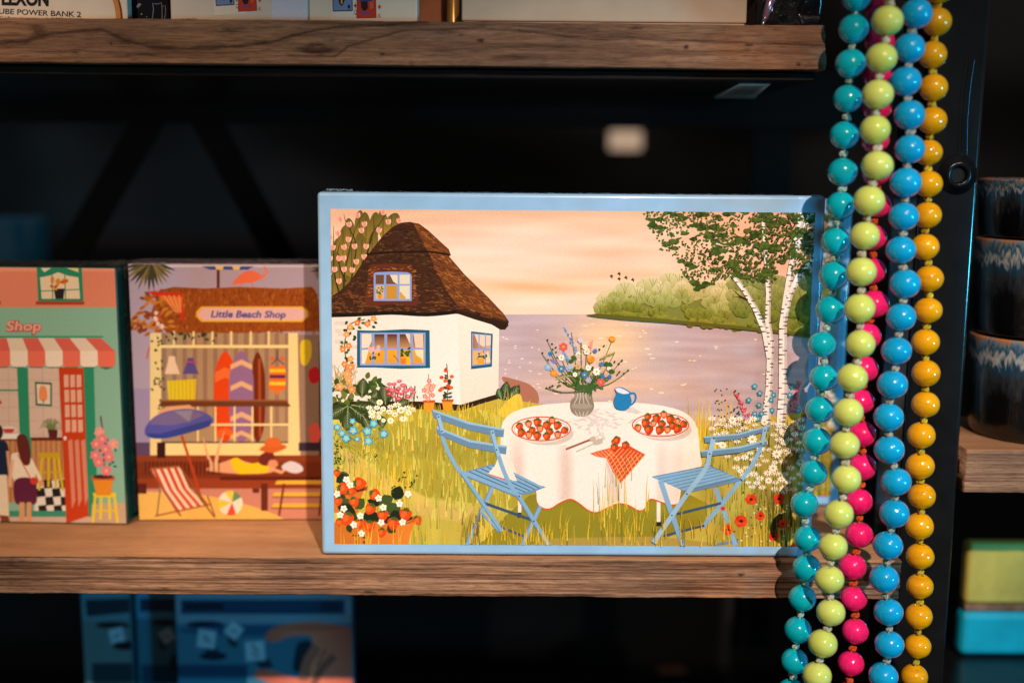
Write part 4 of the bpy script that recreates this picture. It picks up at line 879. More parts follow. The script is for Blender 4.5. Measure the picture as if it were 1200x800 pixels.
for x, y, r in ((880, 584.5, 7), (912.5, 584, 7), (868.5, 610, 8), (891, 604, 5.6), (853, 620, 6.6), (906.5, 628, 6), (917, 613, 5.5), (847, 595, 3), (930, 640, 4)):
    for k in range(6):
        a = k*math.pi/3+rn.uniform(-.2, .2); A.E(x+math.cos(a)*r*.42, y+math.sin(a)*r*.38, r*.6, r*.5, rn.choice([(216, 58, 26), (228, 76, 34), (204, 48, 24)]), rn.uniform(0, 90))
    A.E(x, y, r*.3, r*.24, (60, 30, 26))
# foreground blades
A.blades(120, (480, 860), (618, 645), 26, YL+[(150, 140, 50), (120, 124, 40)], 1.1, 6, rn)
A.blades(46, (560, 650), (628, 645), 22, YL, 1.1, 5, rn)
A.blades(30, (688, 760), (596, 645), 44, YL+[(120, 124, 40)], 1.1, 4, rn)
A.blades(14, (700, 740), (560, 600), 34, [(176, 170, 70), (110, 120, 44)], .9, 3, rn)
A.blades(26, (540, 570), (610, 640), 20, [(110, 90, 50), (150, 120, 50)], 1, 5, rn)

M_BLUE = plain('blue_card', (144, 186, 220), rough=0.34, coat=0.55, var=0.03, scale=60, bump=0.02)
M_PRINT = printed('glossy_print', gain=0.95)
M_TRAY = plain('grey_board', (150, 150, 146), rough=0.7, var=0.08)
big = empty('puzzle_box', MB, 'large blue framed puzzle box in front, picturing a thatched cottage and a laid table', 'puzzle box', 'cottage puzzle boxes')
bm_obj('lid', box_bm(0, BW, 0, BD, 0.0, BH, 0.0026, 5), M_BLUE, big, True)
for m_ in big.children:
    for p in m_.data.polygons: p.use_smooth = len(p.vertices) != 4 or p.area < 1e-3
A.build('printed_picture', M_PRINT, big)
# crinkled shrink film seams along the lid edge
M_FILM = plain('shrink_film', (225, 232, 236), rough=0.12, coat=1.0, var=0.02, bump=0); M_FILM.node_tree.nodes['Principled BSDF'].inputs['Transmission Weight'].default_value = 0.93
M_FILM.node_tree.nodes['Principled BSDF'].inputs['IOR'].default_value = 1.25
def film(parent, x0, x1, z, y0, y1, seed, amp=0.0011, name='shrink_wrap_seam', vert=False):
    bm = bmesh.new(); n, m = max(20, int(abs(x1-x0)*900)), 6; g = []
    for i in range(n+1):
        row = []
        for j in range(m+1):
            x = x0+(x1-x0)*i/n; y = y0+(y1-y0)*j/m
            h = amp*(.5+nz(x*260, j*1.3, seed)+.6*nz(x*700, j*2.1, seed))
            row.append(bm.verts.new((z+h, y, x) if vert else (x, y, z+h)))
        g.append(row)
    for i in range(n):
        for j in range(m): bm.faces.new((g[i][j], g[i+1][j], g[i+1][j+1], g[i][j+1]))
    return bm_obj(name, bm, M_FILM, parent)
film(big, 0.005, 0.022, BH+0.0007, 0.004, 0.009, 2.0, 0.0013)
film(big, 0.0, BW, BH+0.0002, 0.012, 0.030, 5.0, 0.0005)
big2 = copy_tree(big)
big2['label'] = 'blue framed cottage puzzle box standing behind the front one, mostly hidden by necklaces'
pb = on_z(985, 594, 0.0)
big2.matrix_world = Matrix.Translation((pb.x-BW*.975-0.001, pb.y, 0.0012)) @ Matrix.Rotation(-LEAN, 4, 'X') @ Matrix.Scale(0.975, 4)

# ---------------------------------------------------------------- small puzzle boxes on the left
def small_box(pl_, pr_, ptop_y, depth, side_px=None):
    a, b = on_z(*pl_, 0.0), on_z(*pr_, 0.0); ang = math.atan2(b.y-a.y, b.x-a.x); W_ = (b-a).length
    M = Matrix.Translation((a.x, a.y, 0.0006)) @ Matrix.Rotation(ang, 4, 'Z')
    inv = M.inverted(); o = inv @ CAM; d = inv.to_3x3() @ ray(pr_[0], ptop_y); H_ = (o + d*(-o.y/d.y)).z
    return M, W_, H_
MA, WA, HA = small_box((-92, 611), (149.5, 615), 313.5, 0.05)
S1 = Print(MA, ((-90, 315), (149, 614)))
S1.rect = (0.0008, 0.0008, WA-0.0008, HA-0.0008)
r1 = random.Random(5)
S1.R(-100, 310, 152, 361, (222, 130, 100)); S1.R(-100, 360, 152, 620, (136, 178, 152))
S1.R(-100, 305, 152, 318, (232, 148, 118))
for dx in (0, -98):
    S1.P([(43+dx, 313), (96+dx, 313), (98+dx, 354), (45+dx, 354)], (40, 134, 98)); S1.P([(47+dx, 325), (58+dx, 323), (68+dx, 319), (80+dx, 323), (92+dx, 325), (94+dx, 350), (49+dx, 350)], (232, 204, 168)); S1.P([(48+dx, 314), (60+dx, 314), (52+dx, 319)], (232, 210, 180)); S1.P([(78+dx, 314), (92+dx, 314), (92+dx, 319)], (232, 200, 130))
    for a_, b_ in (((61+dx, 319), (62+dx, 351)), ((76+dx, 319), (77+dx, 351)), ((48+dx, 341), (94+dx, 339))): S1.L([a_, b_], 1.2, (40, 134, 98))
    S1.R(42+dx, 353, 99+dx, 357, (176, 62, 40)); S1.P([(63+dx, 338), (76+dx, 338), (74.5+dx, 350), (65+dx, 350)], (44, 34, 40))
    for _ in range(20): S1.E(69+dx+r1.gauss(0, 6), 331+r1.gauss(0, 3), 2.2, 1.8, r1.choice([(214, 130, 40), (190, 90, 36), (226, 160, 60)]))
for tx, ty, tw in (('k', -10, 11), ('Shop', 7, 42)):
    S1.text(tx, ty, 387.6, tw, 11.5, (150, 40, 44), 0.075, 0, 0.1); S1.text(tx, ty+.4, 387.2, tw-1, 11.2, (238, 160, 140), 0.03, 0, 0.1)
S1.R(-100, 393.5, 121, 395.5, (46, 140, 104))
for k in range(-6, 6):
    xa, xb, ta, tb = 12+20.5*k, 32.5+20.5*k, 8+18.4*k, 26.4+18.4*k
    c1 = (214, 96, 80) if k % 2 else (226, 200, 172)
    S1.P([(ta, 396), (tb, 396), (xb, 411), (xa, 411)], c1); S1.P([(xa, 411), (xb, 411), (xb+.4, 427), (xb-3, 429.5), (xa+10, 430.5), (xa+3, 429.5), (xa+.4, 427)], (232, 110, 84) if k % 2 else (240, 216, 190))
    S1.P([(xa+1, 429.6), (xb-1, 429.6), (xa+10, 433)], (60, 120, 100))
S1.R(-100, 431, 88, 515, (214, 182, 160))
for i in range(9): S1.L([(-70+i*20, 431), (-69+i*20, 513)], .6, (186, 150, 134))
for i in range(5): S1.L([(-100, 445+i*16), (88, 445+i*16)], .6, (190, 156, 140))
S1.R(-100, 456, 24, 458, (46, 140, 104)); S1.P([(20, 431), (33, 431), (38, 600), (27, 600)], (44, 138, 100)); S1.P([(98, 431), (110, 431), (115, 612), (104, 612)], (44, 138, 100))
S1.R(-100, 512, 90, 516, (110, 40, 34)); S1.R(-100, 516, 22, 588, (196, 134, 84)); S1.R(37, 516, 90, 588, (196, 134, 84))
for i in range(30): S1.L([(-90+i*6, 516), (-89+i*6, 588)], 1.2, (150, 90, 56))
S1.P([(27, 512), (37, 512), (38, 600), (28, 600)], (44, 138, 100)); S1.P([(41, 447), (61, 448), (61, 476), (42, 475)], (40, 104, 78)); S1.P([(43, 449.5), (59, 450.5), (59, 473.5), (44, 472.5)], (232, 206, 178)); S1.S([(46.5, 468), (46.5, 455), (50, 451.5), (54.5, 455), (55, 468)], (232, 140, 84)); S1.L([(51, 468), (51, 472)], 1.4, (120, 80, 60))
for i in range(16): a = math.radians(-180+i*12+r1.uniform(-6, 6)); S1.L([(60, 505), (60+math.cos(a)*8, 500+math.sin(a)*10), (60+math.cos(a)*14, 504+math.sin(a)*11)], 1.5, r1.choice([(92, 110, 60), (130, 140, 84)]), True, True)
S1.P([(56, 503), (68, 503), (67, 513), (58, 513)], (90, 34, 34)); S1.E(10, 503, 10, 4, (226, 214, 196)); S1.P([(3, 502), (18, 502), (15, 507), (6, 507)], (206, 60, 50)); S1.R(-6, 508, 26, 514, (236, 226, 210))
S1.P([(-6, 460), (3, 472), (-2, 474), (-8, 470)], (190, 50, 44))
S1.P([(44, 566), (76, 560), (79, 600), (40, 600)], (230, 216, 196))
for i in range(4):
    for j in range(4):
        if (i+j) % 2: S1.P([(42+i*9+j*1, 562+j*10), (51+i*9+j*1, 561+j*10), (53+i*9+j*1, 571+j*10), (43+i*9+j*1, 572+j*10)], (40, 32, 36))
S1.R(-100, 598, 90, 605, (60, 140, 110)); S1.R(-100, 605, 152, 620, (206, 170, 146)); S1.P([(108, 590), (152, 588), (152, 620), (106, 620)], (196, 160, 130))
for a_, b_ in (((50, 532), (46, 574)), ((57, 532), (57, 570)), ((64, 532), (66, 572)), ((68, 532), (74, 574))): S1.L([a_, b_], 3, (214, 178, 28))
S1.P([(45, 530), (70, 530), (71, 536), (46, 536)], (196, 160, 30)); S1.L([(49, 553), (72, 553)], 2, (200, 164, 30))
S1.P([(69, 430), (98, 431), (104, 604), (78, 613)], (196, 62, 24))
for i in range(3):
    for j in range(4): x0 = 75+i*7.4+j*.6; y0 = 439+j*17.5-i*0; S1.P([(x0, y0), (x0+5.4, y0-.2), (x0+5.8, y0+14), (x0+.4, y0+14.8)], (226, 168, 140))
for i in range(3): x0 = 80+i*7.6; S1.P([(x0, 516), (x0+5, 514), (x0+8.6, 586-i*2), (x0+4.6, 596-i*2)], (214, 132, 104))
S1.E(76.5, 513, 1.8, 2.6, (230, 220, 200))
# shoppers
S1.S([(-14, 520), (0, 516), (9, 520), (12, 545), (8, 558), (-14, 560)], (30, 40, 60)); S1.P([(-12, 556), (8, 556), (11, 604), (0, 604)], (230, 206, 176)); S1.E(-4, 506, 8, 10, (60, 36, 30)); S1.P([(0, 603), (10, 604), (12, 611), (2, 612)], (130, 60, 40)); S1.L([(9, 528), (12, 556)], 3.4, (214, 150, 110))
S1.S([(13, 535), (20, 530), (32, 531), (38, 540), (41, 562), (17, 563)], (236, 214, 186)); S1.L([(36, 538), (48, 562)], 4, (236, 214, 186)); S1.L([(15, 538), (12, 562), (12, 570)], 3.6, (226, 176, 140)); S1.S([(18, 562), (40, 562), (43, 588), (31, 590), (18, 588)], (96, 34, 60)); S1.R(23, 588, 29, 612, (222, 150, 104)); S1.R(31.5, 588, 37, 612, (222, 150, 104)); S1.S([(20, 512), (27, 508), (33, 514), (36, 530), (35, 543), (28, 544), (22, 530)], (98, 40, 34)); S1.L([(21, 532), (37, 562)], 1.2, (206, 60, 40)); S1.E(40, 563, 4.6, 4.4, (206, 60, 40)); S1.E(49, 566, 3, 3.4, (222, 150, 104))
# potted pink shrub on a stool
for a_, b_ in (((112, 580), (109, 612)), ((119, 580), (118, 608)), ((128, 580), (129, 608)), ((134, 578), (138, 612))): S1.L([a_, b_], 3, (232, 200, 30))
S1.P([(109, 577), (136, 577), (136, 582), (110, 582)], (232, 200, 30)); S1.L([(111, 598), (137, 598)], 2, (226, 190, 30))
S1.P([(109, 560), (133, 560), (130, 580), (113, 580)], (228, 136, 40)); S1.R(107.5, 557, 134.5, 562, (190, 90, 50)); S1.E(121, 558, 12, 2.4, (70, 40, 34)); S1.L([(122, 558), (122, 520), (118, 487)], 1.6, (110, 60, 50), False, True)
for _ in range(18): S1.leaf(122+r1.uniform(-13, 16), r1.uniform(512, 548), 5, 2.6, r1.uniform(0, 360), (40, 90, 70))
for x, y in ((117, 506), (113, 520), (133, 520), (124, 526), (112, 533), (128, 535), (116, 541), (125, 551), (120, 514)): S1.flower(x, y, 6.4, r1.choice([(232, 120, 130), (238, 150, 146)]), (240, 180, 100), 6, r1.uniform(0, 60))
mA = empty('puzzle_box', MA, 'turquoise puzzle box picturing a shop with striped awning, at the far left', 'puzzle box')
pd = on_z(163.5, 601, 0.0); DA = 0.042
M_GREEN = plain('green_card', (14, 66, 54), rough=0.25, coat=0.7, var=0.05, scale=60, bump=0.02)
bm_obj('lid', box_bm(0, WA, 0, DA, 0, HA, 0.0014, 3), M_GREEN, mA, False)
S1.build('printed_picture', M_PRINT, mA)
film(mA, 0.0, WA, HA+0.0003, 0.0, DA, 3.0, 0.0006)
film(mA, 0.004, HA, WA+0.0003, 0.012, 0.034, 9.0, 0.0010, 'shrink_wrap_side', True)
film(mA, WA-0.02, WA+0.001, HA+0.0005, 0.002, DA, 6.0, 0.0014)

MC, WC, HC = small_box((163, 610), (384, 609), 310, 0.05)
S2 = Print(MC, ((163, 310), (384, 609))); S2.rect = (0.0004, 0.0004, WC-0.0004, HC-0.0004)
r2 = random.Random(8)
S2.R(150, 305, 392, 460, (176, 156, 172)); S2.R(150, 306, 392, 313, (206, 192, 200))
S2.R(150, 455, 392, 526, (160, 140, 168)); S2.R(150, 518, 392, 534, (96, 70, 100))
# palm fronds
for cx, cy, a0, a1, n_, ln in ((176, 306, 20, 165, 15, 40), (392, 312, 120, 175, 8, 30)):
    for i in range(n_): a = a0+(a1-a0)*i/(n_-1); S2.leaf(cx, cy, ln*r2.uniform(.75, 1), 4, a, r2.choice([(96, 84, 52), (70, 62, 40), (130, 110, 66)]))
S2.R(254, 312, 257.5, 340, (96, 44, 30)); S2.P([(236, 312), (246, 316), (290, 316), (298, 312)], (62, 74, 140)); S2.P([(252, 312), (262, 312), (261, 316), (254, 316)], (232, 190, 110)); S2.P([(272, 312), (282, 312), (280, 316), (274, 316)], (232, 190, 110))
# flamingo
S2.S([(272, 333), (281, 322), (292, 317), (303, 320), (309, 324), (304, 328), (294, 331), (284, 332)], (232, 110, 74)); S2.L([(303, 324), (311, 322), (312, 316), (309, 312.5)], 2.6, (236, 120, 80), False, True); S2.L([(284, 331), (277, 345), (277, 358)], 1, (226, 96, 60)); S2.L([(295, 330), (299, 352), (300, 362)], 1, (226, 96, 60))
# thatched roof
S2.P([(186, 340), (204, 336), (240, 338), (280, 336), (330, 338), (366, 336), (372, 345), (378, 388), (340, 388), (300, 390), (250, 390), (196, 390), (176, 370)], (150, 74, 24))
for _ in range(600):
    x = r2.uniform(186, 372); y = r2.uniform(337, 389); S2.L([(x, y), (x+r2.uniform(-1.5, 1.5), y+r2.uniform(3, 6))], r2.uniform(1, 2), r2.choice([(170, 90, 30), (130, 60, 22), (190, 108, 40), (112, 50, 20), (160, 80, 26)]), True)
for x, y, rx, ry in ((178, 358, 20, 9), (176, 372, 20, 9), (190, 350, 16, 8), (196, 372, 20, 10), (204, 356, 14, 9), (170, 380, 14, 6), (190, 386, 20, 6)):
    for _ in range(14): S2.leaf(x+r2.uniform(-rx, rx), y+r2.uniform(-ry, ry), 9, 4, r2.uniform(120, 220), r2.choice([(176, 92, 26), (150, 68, 22), (200, 120, 44), (132, 58, 20)]))
S2.P([(172, 341), (214, 343), (216, 380), (208, 364), (192, 350), (176, 344)], (206, 50, 26)); S2.P([(186, 346), (214, 348), (212, 364), (198, 356)], (226, 110, 50))
for i in range(4): S2.L([(192+i*6, 346), (206+i*2, 366)], 1.4, (236, 150, 80))
S2.L([(190, 364), (184, 380), (186, 396), (176, 406), (172, 420)], 1.5, (206, 80, 50), False, True)
for _ in range(6): S2.flower(186+r2.uniform(-5, 5), r2.uniform(364, 388), 2.6, (240, 200, 180))
# sign
S2.P([(236, 359), (354, 359), (361, 364), (361, 371), (354, 377), (236, 377), (230, 371), (230, 365)], (232, 176, 60)); S2.P([(238, 361), (352, 361), (358, 365), (358, 371), (352, 375), (238, 375), (233, 370), (233, 366)], (226, 178, 172))
S2.text('Little Beach Shop', 247, 371.5, 88, 7.8, (70, 70, 140), 0.03, 0.4, 0.18)
# shop window
S2.R(176, 390, 346, 534, (240, 208, 140)); S2.R(189, 390, 338, 522, (172, 140, 104))
for i in range(13): S2.R(190+i*12, 390, 195+i*12, 500, (150, 116, 92))
S2.R(186, 404, 339, 407.5, (244, 216, 150))
for x in (204, 227, 249, 271, 294, 315): S2.R(x-1.2, 388, x+1.2, 406, (244, 216, 150))
S2.R(346, 392, 378, 534, (150, 120, 100)); S2.P([(338, 390), (349, 390), (350, 460), (352, 534), (338, 534)], (244, 212, 146))
S2.P([(374, 400), (392, 398), (392, 560), (374, 560)], (60, 40, 40)); S2.S([(352, 404), (356, 398), (364, 400), (365, 415), (360, 427), (353, 425)], (222, 190, 40)); S2.S([(362, 434), (372, 430), (374, 446), (364, 448)], (190, 30, 40)); S2.S([(362, 500), (372, 496), (376, 512), (366, 520)], (226, 90, 80)); S2.R(350, 518, 380, 528, (60, 44, 60))
for _ in range(26): S2.leaf(r2.uniform(180, 192), r2.uniform(394, 482), 4.4, 2.4, r2.uniform(0, 360), (44, 56, 34))
for _ in range(30): x = r2.uniform(192, 254); S2.leaf(x, 392+r2.uniform(-2, 4)+(x-220)**2*.004, 4.4, 2.4, r2.uniform(0, 360), (40, 60, 38))
# dresses, towel, surfboards, swimsuit
S2.P([(198, 417), (205, 417), (206, 424), (211, 438), (193, 438), (197, 424)], (236, 196, 160)); S2.P([(220, 419), (227, 419), (228, 425), (233, 438), (214, 438), (219, 425)], (92, 76, 140)); S2.L([(216, 424), (231, 424)], 1.6, (180, 80, 90))
S2.P([(196, 446), (230, 444), (229, 470), (198, 470)], (226, 196, 40))
for i in range(7): S2.L([(200+i*4.6, 445), (201+i*4.4, 470)], .9, (190, 156, 30))
def board(cx, top_, bot, w_, c, marks):
    S2.S([(cx, top_), (cx+w_*.42, top_+20), (cx+w_*.5, top_+50), (cx+w_*.42, bot-18), (cx+w_*.1, bot), (cx-w_*.1, bot), (cx-w_*.42, bot-18), (cx-w_*.5, top_+50), (cx-w_*.42, top_+20)], c)
    for y, h_, c2 in marks: S2.P([(cx-w_*.44, y+6), (cx, y), (cx+w_*.44, y+6), (cx+w_*.44, y+6+h_), (cx, y+h_), (cx-w_*.44, y+6+h_)], c2)
board(264, 411, 517, 27, (222, 70, 22), [(430, 12, (232, 110, 50)), (500, 8, (232, 100, 40))])
board(302, 412, 517, 18, (112, 42, 20), []); S2.L([(304, 420), (305, 512)], 3, (170, 76, 30))
board(283, 411, 517, 29, (146, 106, 146), [(421, 6, (226, 176, 130)), (446, 6, (226, 176, 130)), (482, 6, (226, 176, 130)), (504, 5, (226, 176, 130))])
S2.S([(317, 427), (325, 430), (333, 427), (335, 440), (334, 455), (328, 458), (325, 463), (321, 458), (315, 455), (316, 440)], (232, 110, 40)); S2.R(316, 432, 334.5, 436, (240, 190, 40)); S2.R(316, 439, 334.5, 443, (90, 40, 80)); S2.R(316, 447, 334.5, 451, (240, 200, 50)); S2.L([(325, 410), (325, 420), (318, 427)], 1.2, (60, 50, 60)); S2.L([(325, 420), (333, 427)], 1.2, (60, 50, 60)); S2.E(319, 420, 2.6, 2.6, (226, 90, 50)); S2.E(331, 420, 2.6, 2.6, (226, 90, 50))
S2.P([(190, 469), (336, 469), (341, 476), (185, 476)], (106, 58, 32)); S2.R(190, 468, 336, 470, (150, 90, 50))
for x in (232, 252.5, 275, 296, 318): S2.R(x-1, 476, x+1, 519, (244, 216, 150))
S2.R(189, 496, 338, 498.5, (244, 216, 150)); S2.R(189, 517, 338, 519.5, (90, 76, 60)); S2.R(182, 519, 346, 534, (246, 214, 142))
S2.P([(185, 482), (196, 476), (222, 474), (234, 482), (228, 492), (190, 494)], (226, 160, 110))
# deck and sand
S2.R(150, 533, 392, 572, (124, 52, 26)); S2.R(150, 533, 392, 541, (140, 62, 32)); S2.R(150, 560, 392, 572, (146, 62, 32)); S2.R(258, 558, 392, 562, (90, 34, 20)); S2.R(150, 572, 392, 612, (196, 130, 110))
S2.S([(156, 580), (190, 576), (240, 580), (286, 590), (330, 606), (330, 618), (150, 618)], (232, 178, 88)); S2.R(160, 566, 172, 578, (90, 34, 22)); S2.R(306, 566, 314, 598, (100, 40, 26)); S2.R(296, 572, 304, 577, (100, 40, 26))
for x in range(20): S2.R(170+x*4.6, 540, 171.4+x*4.6, 556, (80, 30, 20))
for y, x0 in ((565, 322), (579, 319), (592, 318)): S2.P([(x0+3, y-2.5), (392, y-3), (392, y+2), (x0, y+2)], (232, 178, 60)); S2.R(x0, y+2, 392, y+3.5, (120, 60, 30))
S2.L([(333, 566), (327, 604)], 2.6, (110, 46, 28)); S2.L([(378, 566), (374, 604)], 2.6, (110, 46, 28))
# sunbather
S2.S([(262, 541), (275, 537), (290, 541), (300, 543), (312, 540), (322, 546), (318, 553), (290, 555), (258, 553), (242, 550), (250, 544)], (226, 160, 116)); S2.L([(250, 548), (243, 532), (238, 512)], 5, (226, 166, 124), True); S2.L([(252, 548), (256, 526), (263, 506)], 5, (232, 174, 132), True)
S2.S([(270, 540), (278, 536), (288, 542), (300, 542), (312, 538), (314, 552), (296, 554), (278, 554)], (234, 196, 28)); S2.S([(303, 540), (306, 532), (318, 528), (322, 538), (314, 545), (306, 544)], (112, 40, 34)); S2.E(320, 543, 6, 5, (220, 144, 104)); S2.L([(316, 548), (330, 553), (338, 545)], 4, (226, 160, 116)); S2.S([(304, 526), (312, 521), (330, 520), (336, 524), (322, 530), (310, 529)], (206, 96, 40)); S2.S([(311, 523), (313, 514), (322, 512), (328, 515), (328, 523)], (214, 104, 44)); S2.S([(330, 547), (340, 540), (352, 544), (355, 551), (344, 554)], (214, 204, 208))
for x in (244, 250, 256): S2.R(x, 538, x+1.2, 555, (80, 30, 20))
# parasol, ball, deck chair
S2.L([(213, 510), (226, 550), (238, 592)], 3, (180, 66, 30)); S2.S([(170, 508), (172, 498), (184, 486), (204, 480), (226, 479), (242, 484), (250, 491), (245, 499), (224, 506), (196, 513), (178, 513)], (86, 84, 160)); S2.P([(174, 497), (184, 486), (204, 481), (226, 480), (240, 485), (222, 494), (200, 498)], (118, 100, 142)); S2.P([(171, 507), (188, 508), (216, 500), (248, 491), (246, 499), (224, 506), (196, 513), (178, 513)], (56, 66, 140)); S2.P([(204, 481), (226, 480), (222, 494)], (140, 130, 150)); S2.R(184, 518, 194, 536, (60, 26, 24))
for i in range(8): a0, a1 = i*math.pi/4+.3, (i+1)*math.pi/4+.3; S2.P([(270+2*math.cos(0), 588)]+[(270+14.5*math.cos(a0+(a1-a0)*t/3), 589+14.5*math.sin(a0+(a1-a0)*t/3)) for t in range(4)], [(232, 222, 196), (214, 76, 60), (226, 214, 190), (226, 196, 60), (230, 220, 200), (226, 200, 70), (100, 140, 100), (232, 222, 200)][i % 8])
S2.L([(188, 572), (184, 604)], 1.6, (130, 90, 60)); S2.L([(186, 566), (212, 604)], 2, (130, 70, 40)); S2.L([(225, 570), (252, 606)], 2, (130, 80, 50)); S2.L([(243, 580), (252, 604)], 1.6, (130, 80, 50))
q = [(178, 549), (211, 547), (222, 572), (240, 592), (206, 599), (190, 575)]
S2.P(q, (236, 206, 176))
for i in range(4):
    t = i/4+.02; t2 = t+.125; f = lambda a, b, t_: (a[0]+(b[0]-a[0])*t_, a[1]+(b[1]-a[1])*t_)
    S2.P([f(q[0], q[1], t), f(q[0], q[1], t2), f(q[5], q[2], t2), f(q[5], q[2], t)], (206, 70, 30)); S2.P([f(q[5], q[2], t), f(q[5], q[2], t2), f(q[4], q[3], t2), f(q[4], q[3], t)], (206, 70, 30))
S2.L([(176, 549), (211, 546)], 2.2, (170, 90, 40)); S2.L([(176, 549), (208, 600)], 1.8, (150, 80, 40)); S2.L([(211, 547), (244, 592)], 1.8, (150, 80, 40)); S2.L([(182, 604), (248, 590)], 1.8, (150, 80, 40))
mC = empty('puzzle_box', MC, 'puzzle box picturing a thatched beach shop with surfboards and a blue parasol', 'puzzle box')
bm_obj('lid', box_bm(0, WC, 0, 0.042, 0, HC, 0.0012, 3), plain('mauve_card', (150, 132, 150), rough=0.34, coat=0.6, var=0.04), mC)
S2.build('printed_picture', M_PRINT, mC)
film(mC, 0.0, WC, HC+0.0003, 0.0, 0.03, 4.0, 0.0008)

# ---------------------------------------------------------------- things on the upper shelf
ZT = ZU+0.0277
def standing(pxl, pxr, Y, H_, D_, yaw=0):
    a, b = on_y(pxl, 20, Y), on_y(pxr, 20, Y); M = Matrix.Translation((a.x, Y, ZT)) @ Matrix.Rotation(math.radians(yaw), 4, 'Z'); return M, (b.x-a.x)/math.cos(math.radians(yaw))
M_PAPER = plain('white_carton', (206, 190, 174), rough=0.5, coat=0.15, var=0.03)
M1, W1 = standing(-160, 150, 0.012, 0.1, 0.04, 0)
P1 = Print(M1, ((-155, -30), (150, 24))); P1.rect = (0.001, 0.0005, W1-0.001, 0.08)
P1.text('LEXON', 2, 5.6, 55, 15, (30, 24, 30), 0.045, 1.4)
P1.text('CUBE POWER BANK 2', -9, 16, 104, 6.2, (50, 38, 38), 0.012, 2.4)
P1.text('USB-A & USB-C / Batterie externe de 3 000 mAh / Powerbank', -38, 22.2, 160, 4.2, (90, 74, 70), 0.0, 1.5)
P1.L([(128, -20), (133, -8), (137, 4), (139, 14), (140, 28)], 7.5, (198, 128, 66), False, True); P1.L([(131, -20), (136, -8), (140, 4), (142, 14), (143, 28)], 2.2, (100, 54, 34), False, True)
c1 = empty('power_bank_box', M1, 'white power bank carton with black lettering, left end of the upper shelf', 'carton')
bm_obj('carton', box_bm(0, W1, 0, 0.045, 0, 0.13, 0.0008, 2), M_PAPER, c1); P1.build('printed_label', M_PRINT, c1)
M2, W2 = standing(153, 199, 0.02, 0.1, 0.04)
P2 = Print(M2, ((153, -30), (198, 24))); P2.rect = (0.0004, 0.0004, W2-0.0004, 0.08)
P2.L([(178, 26), (180, 12), (179, 4), (182, 5), (186, 5), (189, 3), (190, 10), (190, 26)], 1.0, (110, 120, 140)); P2.L([(190, 8), (194, 7), (194, 16), (192, 26)], .9, (110, 120, 140))
P2.text('MA', 162, 10, 6, 3.4, (170, 160, 150), 0.03, -50); P2.E(166, 17, 1, 1, (150, 150, 150)); P2.E(172, 20, .6, .6, (150, 150, 150))
c2 = empty('game_box', M2, 'dark navy box with a pale line drawn cat, beside the power bank carton', 'box')
bm_obj('carton', box_bm(0, W2, 0, 0.04, 0, 0.12, 0.0008, 2), plain('navy_card', (13, 14, 24), rough=0.7, coat=0.0, spec=0.1), c2); P2.build('printed_label', M_PRINT, c2)
def cards(P_, x, y, sc_, lean_):
    f = lambda u, v: (x+u*sc_-v*sc_*lean_, y+v*sc_+u*sc_*lean_); q_ = lambda pts, c: P_.P([f(*p) for p in pts], c)
    q_([(-3, -40), (39, -40), (39, 12), (-3, 12)], (232, 214, 194)); q_([(0, -40), (24, -40), (24, 0), (0, 0)], (40, 34, 60)); q_([(1, -40), (23, -40), (23, -1.2), (1, -1.2)], (122, 140, 180))
    q_([(6, -40), (16, -40), (15, -14), (13, -9), (11, -6), (8, -9), (7, -14)], (64, 36, 46)); q_([(8, -40), (14, -40), (13, -16), (9, -16)], (160, 60, 50)); q_([(9.5, -30), (12, -30), (12, -9), (10, -9)], (206, 170, 60))
    q_([(17.5, -5), (19.5, -8.6), (21.5, -5), (20, -3.6), (20.5, -2.2), (18.6, -2.2), (19, -3.6)], (28, 26, 40))
    q_([(30, -40), (52, -40), (52, 9), (28, 9)], (150, 60, 50)); q_([(31, -40), (51, -40), (51, 8), (29, 8)], (206, 62, 42))
    q_([(34, -12), (42, -12), (42, -3), (40, 0), (36, 0), (34, -4)], (50, 34, 44)); q_([(32, -14), (50, -14), (48, -11), (33, -11)], (60, 72, 120))
    for k in range(6): q_([(32.5+k*2, 1), (34+k*2, 1), (33.6+k*2, 5+(k % 2)), (33+k*2, 5)], (70, 84, 140))
    q_([(44, -10), (49, -12), (49, -3), (45, -1)], (226, 96, 60))
    q_([(25.4, -6), (27, -9), (28.6, -6), (27.3, -5.2), (27.8, -3.8), (26.2, -3.8), (26.7, -5.2)], (36, 28, 40)); P_.text('Q', f(25.2, 4)[0], f(25.2, 4)[1], 3.4*sc_, 5.5*sc_, (60, 44, 50)); q_([(56, -7), (58, -4), (56, -1), (54, -4)], (214, 80, 50)); P_.text('K', f(54, 9)[0], f(54, 9)[1], 3.8*sc_, 5*sc_, (200, 100, 70))
M3, W3 = standing(200, 361, 0.014, 0.1, 0.05)
P3 = Print(M3, ((201, -30), (360, 24))); P3.rect = (0.0004, 0.0004, W3-0.0004, 0.08)
P3.R(318, -30, 361, 30, (214, 210, 220)); cards(P3, 253, 7.5, .92, -.06); P3.text('A JOURNEY', 207, 24.5, 24, 2.6, (90, 70, 66), 0, -1.5)
c3 = empty('playing_card_box', M3, 'cream card box with a pale side panel, beside the navy cat box', 'card box', 'card boxes on the upper shelf')
bm_obj('carton', box_bm(0, W3, 0, 0.05, 0, 0.12, 0.001, 2), M_PAPER, c3); P3.build('printed_label', M_PRINT, c3)
M4, W4 = standing(361.5, 489, 0.016, 0.1, 0.05)
P4 = Print(M4, ((363, -30), (488, 24))); P4.rect = (0.0004, 0.0004, W4-0.0004, 0.08)
cards(P4, 390, 14, .98, -.03)
c4 = empty('playing_card_box', M4, 'cream box printed with court cards, left of the narrow copper brown box', 'card box', 'card boxes on the upper shelf')
